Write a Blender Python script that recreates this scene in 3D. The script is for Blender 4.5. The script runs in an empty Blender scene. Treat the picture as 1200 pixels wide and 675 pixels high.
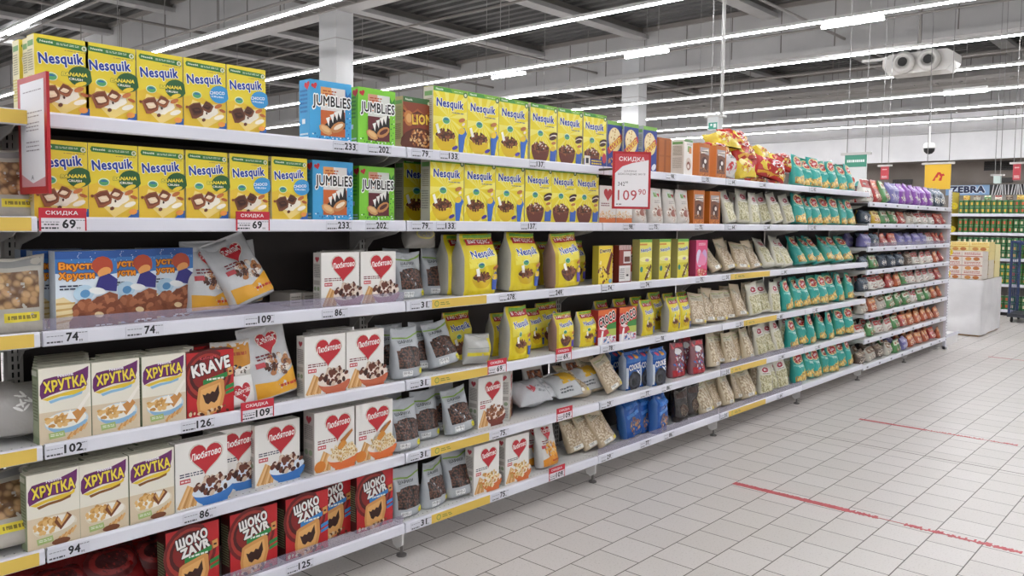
import bpy, math, random
from mathutils import Vector, Matrix, noise
from mathutils.geometry import tessellate_polygon
S = bpy.context.scene
COL = S.collection
R = math.radians

# ------------------------------------------------------------------ camera
CF, CYAW, CPIT, CROLL, CD, CX, CH, CSH = 955.58, .8369, .0599, .0117, 2.4952, -.8021, 1.3929, -21.08
_fw = Vector((math.sin(CYAW)*math.cos(CPIT), math.cos(CYAW)*math.cos(CPIT), -math.sin(CPIT)))
_r0 = Vector((math.cos(CYAW), -math.sin(CYAW), 0)); _u0 = _r0.cross(_fw)
_r = _r0*math.cos(CROLL)+_u0*math.sin(CROLL); _u = -_r0*math.sin(CROLL)+_u0*math.cos(CROLL)
CAMP = Vector((CX, -CD, CH))
cam = bpy.data.cameras.new('camera'); camo = bpy.data.objects.new('camera', cam); COL.objects.link(camo)
cam.sensor_width = 36; cam.lens = CF/1200*36; cam.shift_y = CSH/1200
camo.matrix_world = Matrix.Translation(CAMP) @ Matrix((( _r.x,_u.x,-_fw.x,0),(_r.y,_u.y,-_fw.y,0),(_r.z,_u.z,-_fw.z,0),(0,0,0,1)))
cam.clip_end = 200; cam.clip_start = .05
S.camera = camo
# ------------------------------------------------------------------ light and exposure
S.view_settings.view_transform = 'Standard'; S.view_settings.look = 'None'
S.view_settings.gamma = 1; S.view_settings.use_curve_mapping = False
S.view_settings.exposure = 1.2
w = bpy.data.worlds.new('world'); S.world = w; w.use_nodes = True
w.node_tree.nodes['Background'].inputs[0].default_value = (.97, .985, 1, 1)
w.node_tree.nodes['Background'].inputs[1].default_value = 0.27
TUBE = 24.0        # emission of the ceiling tubes
S.cycles.use_denoising = True
S.cycles.max_bounces = 6; S.cycles.diffuse_bounces = 4; S.cycles.transparent_max_bounces = 12

# ------------------------------------------------------------------ measuring (photo pixel -> place)
def ray(px, py): return _fw + _r*((px-600)/CF) - _u*((py-337.5-CSH)/CF)
def at_x(px, py, X): d = ray(px, py); return CAMP + d*((X-CAMP.x)/d.x)
def at_y(px, py, Y): d = ray(px, py); return CAMP + d*((Y-CAMP.y)/d.y)
def at_z(px, py, Z): d = ray(px, py); return CAMP + d*((Z-CAMP.z)/d.z)
def proj(P): v = Vector(P)-CAMP; z = v.dot(_fw); return 600+CF*v.dot(_r)/z, 337.5+CSH-CF*v.dot(_u)/z
def XAT(px, Y, Z):
    lo, hi = -2.0, 14.0
    for _ in range(40):
        m = (lo+hi)/2
        if proj((m, Y, Z))[0] < px: lo = m
        else: hi = m
    return lo

# ------------------------------------------------------------------ materials
def lin(h):
    h = h.lstrip('#'); c = [int(h[i:i+2], 16)/255 for i in (0, 2, 4)]
    return tuple(x/12.92 if x <= .04045 else ((x+.055)/1.055)**2.4 for x in c) + (1,)
_mc = {}
def pm(h, rough=.42, metal=0, coat=0):
    k = (h, rough, metal, coat)
    if k in _mc: return _mc[k]
    m = bpy.data.materials.new('paint_'+h.strip('#')); m.use_nodes = True; b = m.node_tree.nodes['Principled BSDF']
    b.inputs['Base Color'].default_value = lin(h); b.inputs['Roughness'].default_value = rough
    b.inputs['Metallic'].default_value = metal; b.inputs['Coat Weight'].default_value = coat
    _mc[k] = m; return m
def nodes(m): return m.node_tree.nodes, m.node_tree.links, m.node_tree.nodes['Principled BSDF']
def noisy(name, h1, h2, scale=8, rough=.5, bump=0, bscale=60, metal=0, stretch=(1,1,1)):
    m = bpy.data.materials.new(name); m.use_nodes = True; N, L, b = nodes(m)
    t = N.new('ShaderNodeTexCoord'); mp = N.new('ShaderNodeMapping'); mp.inputs['Scale'].default_value = stretch
    L.new(t.outputs['Object'], mp.inputs[0])
    n = N.new('ShaderNodeTexNoise'); n.inputs['Scale'].default_value = scale; n.inputs['Detail'].default_value = 5
    L.new(mp.outputs[0], n.inputs['Vector'])
    r = N.new('ShaderNodeValToRGB'); r.color_ramp.elements[0].position = .35; r.color_ramp.elements[1].position = .65
    r.color_ramp.elements[0].color = lin(h1); r.color_ramp.elements[1].color = lin(h2)
    L.new(n.outputs[0], r.inputs[0]); L.new(r.outputs[0], b.inputs['Base Color'])
    b.inputs['Roughness'].default_value = rough; b.inputs['Metallic'].default_value = metal
    if bump:
        n2 = N.new('ShaderNodeTexNoise'); n2.inputs['Scale'].default_value = bscale; L.new(mp.outputs[0], n2.inputs['Vector'])
        bp = N.new('ShaderNodeBump'); bp.inputs['Strength'].default_value = bump; bp.inputs['Distance'].default_value = .01
        L.new(n2.outputs[0], bp.inputs['Height']); L.new(bp.outputs[0], b.inputs['Normal'])
    return m
def film(h, rough=.28, bump=.35, bscale=28):
    k = ('film', h, rough, bump)
    if k not in _mc:
        m = noisy('film_'+h.strip('#'), h, h, 5, rough, bump, bscale); _mc[k] = m
        nodes(m)[2].inputs['Coat Weight'].default_value = .35; nodes(m)[2].inputs['Coat Roughness'].default_value = .12
    return _mc[k]
def grain(name, ha, hb, hgap, scale=70, stretch=(1,1,1), bump=.6, rough=.35):
    """loose food seen through a clear bag: rounded cells with their own tone and the shade between them painted in as dark gaps"""
    if name in _mc: return _mc[name]
    m = bpy.data.materials.new(name); m.use_nodes = True; N, L, b = nodes(m)
    t = N.new('ShaderNodeTexCoord'); mp = N.new('ShaderNodeMapping'); mp.inputs['Scale'].default_value = stretch
    L.new(t.outputs['Object'], mp.inputs[0])
    v = N.new('ShaderNodeTexVoronoi'); v.inputs['Scale'].default_value = scale; v.voronoi_dimensions = '3D'
    L.new(mp.outputs[0], v.inputs['Vector'])
    r = N.new('ShaderNodeValToRGB'); e = r.color_ramp.elements
    e[0].position = .35; e[0].color = (1,1,1,1); e[1].position = .68; e[1].color = (0,0,0,1)
    L.new(v.outputs['Distance'], r.inputs[0])
    mc = N.new('ShaderNodeMix'); mc.data_type = 'RGBA'; mc.inputs[6].default_value = lin(ha); mc.inputs[7].default_value = lin(hb)
    sp = N.new('ShaderNodeSeparateColor'); L.new(v.outputs['Color'], sp.inputs[0]); L.new(sp.outputs[0], mc.inputs[0])
    mg = N.new('ShaderNodeMix'); mg.data_type = 'RGBA'; mg.inputs[6].default_value = lin(hgap); L.new(mc.outputs[2], mg.inputs[7])  # gap colour puts the shade between pieces into the base colour
    L.new(r.outputs[0], mg.inputs[0]); L.new(mg.outputs[2], b.inputs['Base Color'])
    bp = N.new('ShaderNodeBump'); bp.invert = True; bp.inputs['Strength'].default_value = bump; bp.inputs['Distance'].default_value = .006
    L.new(v.outputs['Distance'], bp.inputs['Height']); L.new(bp.outputs[0], b.inputs['Normal'])
    b.inputs['Roughness'].default_value = rough; b.inputs['Coat Weight'].default_value = .3; b.inputs['Coat Roughness'].default_value = .15
    _mc[name] = m; return m
def emit(name, h, s):
    m = bpy.data.materials.new(name); m.use_nodes = True; b = nodes(m)[2]
    b.inputs['Base Color'].default_value = lin(h); b.inputs['Emission Color'].default_value = lin(h); b.inputs['Emission Strength'].default_value = s
    return m
def clear(name, h, alpha):
    m = bpy.data.materials.new(name); m.use_nodes = True; b = nodes(m)[2]
    b.inputs['Base Color'].default_value = lin(h); b.inputs['Alpha'].default_value = alpha; b.inputs['Roughness'].default_value = .12
    return m
M_RAIL = noisy('white_enamel_rail', 'dcdce6', 'e2e2ea', 3, .35)
M_SHELF = noisy('white_enamel_shelf', 'd9d7d6', 'dedcdb', 4, .4)
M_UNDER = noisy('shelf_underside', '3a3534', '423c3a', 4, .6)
M_POST = noisy('post_enamel', 'b9b5b1', 'c4c0bb', 4, .45)
M_BACK = noisy('charcoal_back_panel', '3a3331', '453d3a', 3, .6)
M_BLACK = pm('151312', .6)
M_GUARD = clear('clear_plastic_guard', 'a79fb4', .34); M_GUARD.node_tree.nodes['Principled BSDF'].inputs['Roughness'].default_value = .5
M_STEEL = noisy('brushed_steel', '6a6664', '7a7674', 12, .4, metal=.6)
M_BALLS = grain('chocolate_balls', '5a3526', '6f4534', '150b08', 105)
M_OATS = grain('oat_flakes', 'd2bf9f', 'e2d3b9', 'a89072', 95, (1, 1, 1), .35)
M_NUTS = grain('puffed_grain', 'd8c8a8', 'e8dcc2', 'ab9474', 80, (1, 1, .7), .4)
M_FLAKES = grain('pale_flakes', 'd6cfa6', 'e4dec0', 'a9a276', 85, (1, 1.2, .8), .4)
M_PASTA = grain('yellow_pasta', 'e0b248', 'efd07a', '9a6f22', 55, (1, 1, .6), .6)
M_CHIPS = grain('brown_pieces', '8a4a2a', 'a86238', '3c1c10', 55, (1, 1, 1), .6)

# ------------------------------------------------------------------ mesh collector
class MB:
    def __init__(s): s.v = []; s.f = []; s.mi = []; s.m = []; s.sm = False
    def mat(s, m):
        if m not in s.m: s.m.append(m)
        return s.m.index(m)
    def add(s, vs, fs, m):
        o = len(s.v); i = s.mat(m); s.v += [tuple(v) for v in vs]; s.f += [[a+o for a in f] for f in fs]; s.mi += [i]*len(fs); return s
    def box(s, x0, y0, z0, x1, y1, z1, m, b=0):
        vs = [(x, y, z) for z in (z0, z1) for y in (y0, y1) for x in (x0, x1)]
        return s.add(vs, [(0,2,3,1), (4,5,7,6), (0,1,5,4), (2,6,7,3), (0,4,6,2), (1,3,7,5)], m)
    def prism(s, pts, lo, hi, axis, m):
        """outline pts extruded from lo to hi along axis"""
        def P(p, t): return {'x': (t, p[0], p[1]), 'y': (p[0], t, p[1]), 'z': (p[0], p[1], t)}[axis]
        n = len(pts); vs = [P(p, lo) for p in pts]+[P(p, hi) for p in pts]
        tr = tessellate_polygon([[Vector((p[0], p[1], 0)) for p in pts]])
        return s.add(vs, [(i, (i+1) % n, (i+1) % n+n, i+n) for i in range(n)]+[tuple(t) for t in tr]+[tuple(a+n for a in reversed(t)) for t in tr], m)
    def cyl(s, a, b, r, m, n=10, r2=None):
        a = Vector(a); b = Vector(b); d = (b-a).normalized(); q = d.to_track_quat('Z', 'Y'); r2 = r if r2 is None else r2
        c = [q @ Vector((math.cos(2*math.pi*i/n), math.sin(2*math.pi*i/n), 0)) for i in range(n)]
        vs = [a+k*r for k in c]+[b+k*r2 for k in c]
        return s.add(vs, [(i, (i+1) % n, (i+1) % n+n, i+n) for i in range(n)]+[tuple(range(n-1, -1, -1)), tuple(range(n, 2*n))], m)
    def lathe(s, prof, c, m, n=14, axis='z'):
        vs = []
        for r, h in prof:
            for i in range(n):
                a = 2*math.pi*i/n; p = (r*math.cos(a), r*math.sin(a), h)
                if axis == 'x': p = (p[2], p[0], p[1])
                vs.append((c[0]+p[0], c[1]+p[1], c[2]+p[2]))
        fs = [(k*n+i, k*n+(i+1) % n, (k+1)*n+(i+1) % n, (k+1)*n+i) for k in range(len(prof)-1) for i in range(n)]
        fs += [tuple(range(n-1, -1, -1)), tuple((len(prof)-1)*n+i for i in range(n))]
        return s.add(vs, fs, m)
    def mesh(s, name, smooth=False):
        me = bpy.data.meshes.new(name); me.from_pydata(s.v, [], s.f)
        for m in s.m: me.materials.append(m)
        me.polygons.foreach_set('material_index', s.mi)
        if smooth: me.polygons.foreach_set('use_smooth', [True]*len(s.f))
        me.update(); return me
    def build(s, name, parent=None, smooth=False, loc=None, rz=0):
        o = bpy.data.objects.new(name, s.mesh(name, smooth)); COL.objects.link(o)
        if parent: o.parent = parent
        if loc is not None: o.location = loc
        if rz: o.rotation_euler[2] = rz
        return o
def tag(o, label, cat, group=None):
    o['label'] = label; o['category'] = cat
    if group: o['group'] = group
    return o
def empty(name, loc=(0,0,0), rz=0):
    o = bpy.data.objects.new(name, None); COL.objects.link(o); o.location = loc; o.rotation_euler[2] = rz; o.empty_display_size = .05; return o
def struct(o): o['kind'] = 'structure'; return o
def copy_tree(o, parent=None):
    c = o.copy(); COL.objects.link(c); c.parent = parent
    for ch in o.children: copy_tree(ch, c)
    return c

# ------------------------------------------------------------------ lettering
_tc = {}
def glyphs(t, shear):
    k = (t, shear)
    if k in _tc: return _tc[k]
    cu = bpy.data.curves.new('lettering', 'FONT'); cu.body = t; cu.shear = shear; cu.resolution_u = 2; cu.space_character = 1.06
    ob = bpy.data.objects.new('lettering', cu); COL.objects.link(ob)
    dg = bpy.context.evaluated_depsgraph_get(); dg.update()
    me = ob.evaluated_get(dg).to_mesh()
    me.calc_loop_triangles()
    vs = [(v.co.x, v.co.y) for v in me.vertices]; fs = [tuple(t.vertices) for t in me.loop_triangles]
    ob.evaluated_get(dg).to_mesh_clear(); bpy.data.objects.remove(ob); bpy.data.curves.remove(cu)
    _tc[k] = (vs, fs); return _tc[k]
def thick(art, g, r, n, T, m, kind):
    """heavier strokes: the glyphs repeated around a small circle, each a hair above the last"""
    vs, fs = g
    for i in range(n if r > .001 else 0):
        a = 2*math.pi*i/n; art._add(T([(x+r*math.cos(a), y+r*math.sin(a)) for x, y in vs]), fs, m, kind, 1.2e-5)
    return art._add(T(vs), fs, m, kind, 3e-5)

class Art:
    """flat printing on a face W x H (u,v from 0 to 1, bottom left origin)"""
    def __init__(s, W, H, step=1e-4): s.W, s.H, s.step, s.off, s.it = W, H, step, 3e-4, {'front_print': []}; s.nt = 0
    def P(s, u, v): return ((u-.5)*s.W, v*s.H)
    def _add(s, pts, tris, m, kind='front_print', step=None):
        s.off += s.step if step is None else step
        s.it[kind].append((s.off, m if not isinstance(m, str) else pm(m), pts, tris)); return s
    def poly(s, uv, m, step=None):
        pts = [s.P(*p) for p in uv]; tr = tessellate_polygon([[Vector((p[0], p[1], 0)) for p in pts]])
        out = []
        for t in tr:
            a, b, c = (pts[i] for i in t)
            if (b[0]-a[0])*(c[1]-a[1])-(b[1]-a[1])*(c[0]-a[0]) < 0: t = t[::-1]
            out.append(tuple(t))
        return s._add(pts, out, m, step=step)
    def rect(s, u0, v0, u1, v1, m): return s.poly([(u0, v0), (u1, v0), (u1, v1), (u0, v1)], m)
    def ell(s, u, v, ru, rv, m, rot=0, n=14, a0=0, a1=360, step=None, jag=0):
        pts = []; c = s.P(u, v); rr = R(rot); full = (a1-a0 == 360)
        for i in range(n if full else n+1):
            a = R(a0+(a1-a0)*i/n); j = 1+jag*((i*7919 % 13)/13-.5)
            x, y = ru*s.W*math.cos(a)*j, rv*s.W*math.sin(a)*j
            pts.append((c[0]+x*math.cos(rr)-y*math.sin(rr), c[1]+x*math.sin(rr)+y*math.cos(rr)))
        tr = tessellate_polygon([[Vector((p[0], p[1], 0)) for p in pts]])
        tr = [tuple(t) if (pts[t[1]][0]-pts[t[0]][0])*(pts[t[2]][1]-pts[t[0]][1])-(pts[t[1]][1]-pts[t[0]][1])*(pts[t[2]][0]-pts[t[0]][0]) > 0 else tuple(t[::-1]) for t in tr]
        return s._add(pts, tr, m, step=step)
    def heart(s, u, v, w, m, rot=0):
        pts = []; c = s.P(u, v); rr = R(rot); w = w*s.W/32
        for i in range(28):
            a = 2*math.pi*i/28; x = 16*math.sin(a)**3*w; y = (13*math.cos(a)-5*math.cos(2*a)-2*math.cos(3*a)-math.cos(4*a))*w
            pts.append(((c[0]+x*math.cos(rr)-y*math.sin(rr)-c[0])/s.W+u, (c[1]+x*math.sin(rr)+y*math.cos(rr))/s.H))
        return s.poly(pts, m)
    def text(s, t, u0, v0, u1, v1, m, bold=.02, out=None, rot=0, shear=0, ow=.035, arch=0):
        g = glyphs(t, shear); vs = g[0]; bold *= 1.15
        x0 = min(v[0] for v in vs)-bold; x1 = max(v[0] for v in vs)+bold; y0 = min(v[1] for v in vs)-bold; y1 = max(v[1] for v in vs)+bold
        sx = (u1-u0)*s.W/(x1-x0); sy = (v1-v0)*s.H/(y1-y0); c = s.P((u0+u1)/2, (v0+v1)/2); rr = R(rot)
        def T(vv):
            o = []
            for x, y in vv:
                X = (x-(x0+x1)/2)*sx; Y = (y-(y0+y1)/2)*sy
                o.append((c[0]+X*math.cos(rr)-Y*math.sin(rr), c[1]+X*math.sin(rr)+Y*math.cos(rr)))
            return o
        s.nt += 1; kind = 'lettering_%d' % s.nt; s.it[kind] = []
        if out:
            thick(s, g, bold+ow*1.4, 12, T, out, kind)
        return thick(s, g, bold, 8, T, m, kind)
    def small(s, u0, v0, u1, v1, m, rows=2):
        """lines of print too small to read"""
        rnd = random.Random(int(u0*991+v0*7919)); dv = (v1-v0)/rows
        for k in range(rows):
            u = u0
            while u < u1-.01:
                l = min(rnd.uniform(.02, .09)*1.2, u1-u); s.poly([(u, v0+k*dv+dv*.25), (u+l, v0+k*dv+dv*.25), (u+l, v0+k*dv+dv*.75), (u, v0+k*dv+dv*.75)], m, 2e-5); u += l+.018
        return s
    def scatter(s, u, v, ru, rv, n, sz, cols, seed=1, ring=None, asp=.7, up=False):
        rnd = random.Random(seed); pts = []
        for i in range(n):
            a = rnd.uniform(0, 6.283); r = math.sqrt(rnd.random()); pts.append((u+ru*r*math.cos(a), v+rv*r*math.sin(a)*(1 if not up else abs(math.sin(a)))))
        pts.sort(key=lambda p: -p[1])
        for p in pts:
            c = cols[rnd.randrange(len(cols))]; k = rnd.uniform(.75, 1.25)*sz; ro = rnd.uniform(0, 180)
            s.ell(p[0], p[1], k, k*asp, c, ro, 8, step=2e-5)
            if ring: s.ell(p[0], p[1], k*.5, k*asp*.4, ring, ro, 6, step=2e-5)
        return s
    def build(s, surf, parent, prefix='', sub=0, joined=None):
        for kind, items in s.it.items():
            if not items: continue
            mb = joined or MB()
            for off, m, pts, tr in items:
                if sub: pts, tr = subdiv(pts, tr, sub)
                mb.add([surf(x, z, off) for x, z in pts], tr, m)
            if not joined: mb.build(kind.split('_')[0] if kind[0] == 'l' else kind, parent)
def subdiv(pts, tris, L):
    pts = list(pts); cache = {}
    def mid(a, b):
        k = (min(a, b), max(a, b))
        if k not in cache: pts.append(((pts[a][0]+pts[b][0])/2, (pts[a][1]+pts[b][1])/2)); cache[k] = len(pts)-1
        return cache[k]
    def d(a, b): return math.hypot(pts[a][0]-pts[b][0], pts[a][1]-pts[b][1])
    out = []; st = [tuple(t) for t in tris]
    while st:
        a, b, c = st.pop(); e = [(d(a, b), a, b, c), (d(b, c), b, c, a), (d(c, a), c, a, b)]; l, p, q, r = max(e)
        if l <= L: out.append((a, b, c)); continue
        m = mid(p, q); st += [(p, m, r), (m, q, r)]
    return pts, out

# ================================================================== THE ROOM
WALLX, CEIL = 27.0, 6.3
def floor_mat():
    m = bpy.data.materials.new('pale_porcelain_tiles'); m.use_nodes = True; N, L, b = nodes(m)
    t = N.new('ShaderNodeTexCoord'); mp = N.new('ShaderNodeMapping'); mp.inputs['Location'].default_value = (0, .11+.198*20, 0)
    L.new(t.outputs['Object'], mp.inputs[0])
    br = N.new('ShaderNodeTexBrick'); br.offset = .5; br.inputs['Scale'].default_value = 1; br.inputs['Mortar Size'].default_value = .0028
    br.inputs['Mortar Smooth'].default_value = .3; br.inputs['Brick Width'].default_value = .198; br.inputs['Row Height'].default_value = .198
    br.inputs['Color1'].default_value = lin('d0cac6'); br.inputs['Color2'].default_value = lin('cac4bf'); br.inputs['Mortar'].default_value = lin('4d423c')
    L.new(mp.outputs[0], br.inputs['Vector'])
    n = N.new('ShaderNodeTexNoise'); n.inputs['Scale'].default_value = 120; n.inputs['Detail'].default_value = 3; L.new(t.outputs['Object'], n.inputs['Vector'])
    r = N.new('ShaderNodeValToRGB'); r.color_ramp.elements[0].position = .30; r.color_ramp.elements[1].position = .42
    r.color_ramp.elements[0].color = (.78, .76, .74, 1); L.new(n.outputs[0], r.inputs[0])
    mx = N.new('ShaderNodeMix'); mx.data_type = 'RGBA'; mx.blend_type = 'MULTIPLY'; mx.inputs[0].default_value = 1
    L.new(br.outputs['Color'], mx.inputs[6]); L.new(r.outputs[0], mx.inputs[7]); L.new(mx.outputs[2], b.inputs['Base Color'])
    bp = N.new('ShaderNodeBump'); bp.invert = True; bp.inputs['Strength'].default_value = .4; bp.inputs['Distance'].default_value = .002
    L.new(br.outputs['Fac'], bp.inputs['Height']); L.new(bp.outputs[0], b.inputs['Normal'])
    b.inputs['Roughness'].default_value = .38
    return m
struct(MB().box(-6, -12, -.1, WALLX+4, 30, 0, floor_mat()).build('floor'))
struct(MB().box(4.501, -12, 0, 4.508, 1.0, .0006, pm('6b5c54')).build('trim_1'))
def deck_mat():
    return noisy('dark_steel_deck', '4a4a49', '545352', 2, .5)
dk = MB(); md = deck_mat(); x0, x1 = -6, WALLX+.5; y = -12
ys = []
yy = x0
prof = []
while yy < x1:
    prof += [(yy, CEIL), (yy+.14, CEIL), (yy+.18, CEIL+.09), (yy+.30, CEIL+.09)]; yy += .34
pts = prof+[(prof[-1][0], CEIL+.3), (prof[0][0], CEIL+.3)]
n = len(prof)
dk.add([(p[0], -12, p[1]) for p in prof]+[(p[0], 30, p[1]) for p in prof], [(i, i+1, i+1+n, i+n) for i in range(n-1)], md)
dk.box(x0, -12, CEIL+.12, x1, 30, CEIL+.2, md)
struct(dk.build('ceiling'))
# far wall: white fascia above, taupe mall corridor wall below
M_WHITE = noisy('white_wall_panel', 'e6e5e6', 'ecebec', 2, .6); M_TAUPE = noisy('taupe_wall', '8c837c', '948b84', 1.5, .7)
wl = MB().box(WALLX, -12, 3.5, WALLX+.3, 30, CEIL+.1, M_WHITE).box(WALLX-.04, -12, 3.42, WALLX, 30, 3.5, M_WHITE).box(WALLX-.02, -12, 4.25, WALLX, 30, 4.28, pm('b5b3b3'))
struct(wl.build('wall_far'))
struct(MB().box(WALLX+2.2, -12, 0, WALLX+2.5, 30, 3.6, M_TAUPE).build('wall_corridor'))
struct(MB().box(WALLX+.3, -12, 3.5, WALLX+2.5, 30, 3.7, M_TAUPE).build('wall_soffit'))
struct(MB().box(-6, 29.7, 0, WALLX+2.5, 30, CEIL+.1, pm('8f8b87', .7)).build('wall_left'))
# bulkheads (panelled smoke curtains hung below the deck), on X = 8 and 17, and 25.4
M_BULK = noisy('bulkhead_panel', 'aaa8a7', 'b2b0af', 1, .6); M_SEAM = pm('6d6762')
def bulkhead(X, zb, zt, i):
    b = MB().box(X, -12, zb, X+.25, 29.7, zt, M_BULK).box(X-.10, -12, zb-.06, X+.3, 29.7, zb+.06, M_BULK).box(X-.06, -12, zt-.1, X+.02, 29.7, zt, pm('8f8984'))
    y = -11.3
    while y < 29: b.box(X-.008, y, zb+.06, X+.001, y+.02, zt-.1, M_SEAM); y += 1.2
    struct(b.build('wall_bulkhead_%d' % i))
bulkhead(8, 5.15, CEIL, 1); bulkhead(17, 5.15, CEIL, 2); bulkhead(25.6, 4.9, CEIL, 3)
# roof beams running away from the camera, between the bulkheads
M_BEAM = noisy('painted_beam', 'a2a1a0', 'acabaa', 2, .5); M_BEAMD = pm('77736f', .6)
def beam(Y, x0, x1, zb=6.02, wdt=.34):
    b = MB().box(x0, Y, zb, x1, Y+wdt, zb+.03, M_BEAM).box(x0, Y, zb+.03, x1, Y+.03, zb+.10, M_BEAM).box(x0, Y+wdt-.03, zb+.03, x1, Y+wdt, zb+.10, M_BEAM).box(x0, Y+wdt*.42, zb+.03, x1, Y+wdt*.58, CEIL, M_BEAMD)
    return b
bi = 0
for x0, x1 in ((-6, 8), (8.25, 17), (17.25, 25.6)):
    for Y in (-4.6, -1.2, 2.2, 5.6, 9.0, 12.4, 15.8, 19.2, 22.6):
        bi += 1; struct(beam(Y, x0, x1).build('wall_beam_%d' % bi))
# columns
M_COL = noisy('painted_column', 'bdbdbd', 'c4c4c4', 1.5, .55)
for k, (px, X) in enumerate(((385, 8.0), (739, 17.0))):
    c = at_x(px, 60 if k == 0 else 110, X); Y = c.y
    b = MB().box(X-.02, Y-.26, 0, X+.35, Y+.26, 5.7+k*.0, M_COL)
    for z in (1.2, 3.4, 4.6): b.box(X-.03, Y-.27, z, X+.36, Y+.27, z+.02, pm('a5a2a0'))
    struct(b.build('wall_column_%d' % (k+1)))

# ------------------------------------------------------------------ ceiling lamps
M_TUBE = emit('lit_tube', 'fbfcff', TUBE); M_HOUS = pm('c9c7c5', .5); M_WIRE = pm('8a8886', .5)
CARD = ['first', 'second', 'third', 'fourth', 'fifth', 'sixth', 'seventh', 'eighth', 'ninth', 'tenth', 'eleventh', 'twelfth', 'thirteenth', 'fourteenth', 'fifteenth', 'sixteenth', 'seventeenth', 'eighteenth', 'nineteenth', 'twentieth']
LX = [-4.2, -1.6, 1.0, 3.6, 5.85, 8.72, 11.1, 13.75, 16.32, 19.12, 21.8, 24.3]
for i, X in enumerate(LX):
    t = empty('strip_light', (X, 9, 4.3))
    MB().box(-.04, -17, .03, .04, 19, .075, M_HOUS).build('housing', t)
    MB().box(-.021, -17, .012, .021, 19, .0299, M_TUBE).build('tube', t)
    wd = MB(); wd.cyl((0, 0, .09), (0, 0, CEIL-4.3), .006, M_WIRE, 5); me = wd.mesh('wire')
    for k in range(9):
        o = bpy.data.objects.new('hanging_wire', me); COL.objects.link(o); o.parent = t; o.location = (0, -16+k*4+.7*(i % 3), 0)
    tag(t, 'long white tube light across the ceiling, %s from the front of the shop' % CARD[i] if i < 3 else
        'long white ceiling tube light, %s counted from the camera towards the far wall' % CARD[i-3], 'ceiling light', 'parallel tube lights')
# short emergency tubes
for k, (xa, ya, xb, yb) in enumerate(((577, 91, 615, 86), (733, 67, 783, 60), (963, 32, 1036, 22), (1106, 110, 1157, 106), (10, 40, 33, 31))):
    X = 13.2 if k < 3 else (17.9 if k == 3 else 6.6)
    a = at_x(xa, ya, X); b = at_x(xb, yb, X); z = (a.z+b.z)/2; o = MB().cyl((0, (a.y-b.y)/2, 0), (0, (b.y-a.y)/2, 0), .026, M_TUBE, 8)
    t = empty('tube_lamp', (X, (a.y+b.y)/2, z)); o.build('tube', t)
    MB().box(-.05, (b.y-a.y)/2, .04, .05, (a.y-b.y)/2, .09, M_HOUS).build('housing', t)
    MB().cyl((0, 0, .09), (0, 0, CEIL-z), .006, M_WIRE, 5).build('hanging_wire', t)
    tag(t, ['short bright lamp above the second bay, under the bulkhead', 'short bright lamp above the blue cereal boxes', 'short bright lamp near the top right of the photo',
            'short bright lamp at the right, below the twin fan unit', 'short bright lamp at the top left corner behind the boxes'][k], 'lamp')
# pipes and cable trays
def pipe(a, b, r, m, label, cat='pipe', name='ceiling_pipe', n=8): tag(MB().cyl(a, b, r, m, n).build(name), label, cat)
M_PIPE = pm('807b77', .45); M_DUCT = noisy('grey_duct', '8f8b88', '9b9794', 1.5, .4, metal=.3)
pipe((22.6, -6, 5.15), (22.6, 24, 5.15), .33, M_DUCT, 'fat round grey air duct crossing the far ceiling', 'duct', 'air_duct', 20)
for k, (X, Z) in enumerate(((10.2, 5.3), (12.4, 5.45), (15.1, 5.2), (18.6, 5.0), (20.3, 5.35), (6.9, 5.0), (5.0, 5.1), (21.0, 4.8))):
    pipe((X, -8, Z), (X, 26, Z), .03 if k % 2 else .022, M_PIPE, 'thin grey ceiling pipe across the shop, %s of eight nearest first' % CARD[sorted([10.2,12.4,15.1,18.6,20.3,6.9,5.0,21.0]).index(X)])
for k, Y in enumerate((4.1, 10.6, 14.4)):
    pipe((2, Y, 5.35), (24, Y, 5.35), .03, M_PIPE, ['grey sprinkler pipe running to the far wall at the right', 'grey sprinkler pipe running to the far wall over the middle', 'grey sprinkler pipe running to the far wall at the left'][k])
def tray(X, Z, label, y0=-6, y1=26):
    b = MB().box(X-.15, y0, Z, X-.13, y1, Z+.08, M_PIPE).box(X+.13, y0, Z, X+.15, y1, Z+.08, M_PIPE)
    y = y0
    while y < y1: b.box(X-.14, y, Z+.01, X+.14, y+.03, Z+.03, M_PIPE); y += .5
    y = y0+.4
    while y < y1: b.cyl((X, y, Z), (X, y, 6.0), .01, M_PIPE, 4); y += 2.2
    tag(b.build('cable_tray'), label, 'cable tray')
tray(7.0, 4.75, 'ladder cable tray in front of the near bulkhead')
tray(19.8, 4.65, 'ladder cable tray before the far duct')
tray(23.6, 4.45, 'ladder cable tray nearest the white far wall')
# twin nozzle fan unit
c = at_x(1075, 72, 15.6)
t = empty('fan_heater', (15.6, c.y, c.z)); mw = pm('c9c6c2', .45)
MB().prism([(-.62, -.05), (-.5, -.2), (.5, -.2), (.62, -.05), (.62, .1), (.5, .18), (-.5, .18), (-.62, .1)], 0, .5, 'x', mw).build('body', t)
for s in (-.22, .22):
    nz = MB().lathe([(.19, 0), (.2, -.1), (.15, -.14), (.12, -.14), (.12, -.12)], (0, s, 0), mw, 18, 'x').build('nozzle', t, True)
    MB().lathe([(.085, -.142), (.085, -.15)], (0, s, 0), M_BLACK, 12, 'x').build('vent_hole', nz)
MB().box(.05, -.03, .15, .1, .03, CEIL-c.z, M_PIPE).build('hanger', t)
MB().box(-.02, .5, .1, .04, 1.0, .14, mw).build('bracket', t)
tag(t, 'white ceiling air unit with two round nozzles at the upper right', 'fan')

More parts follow.
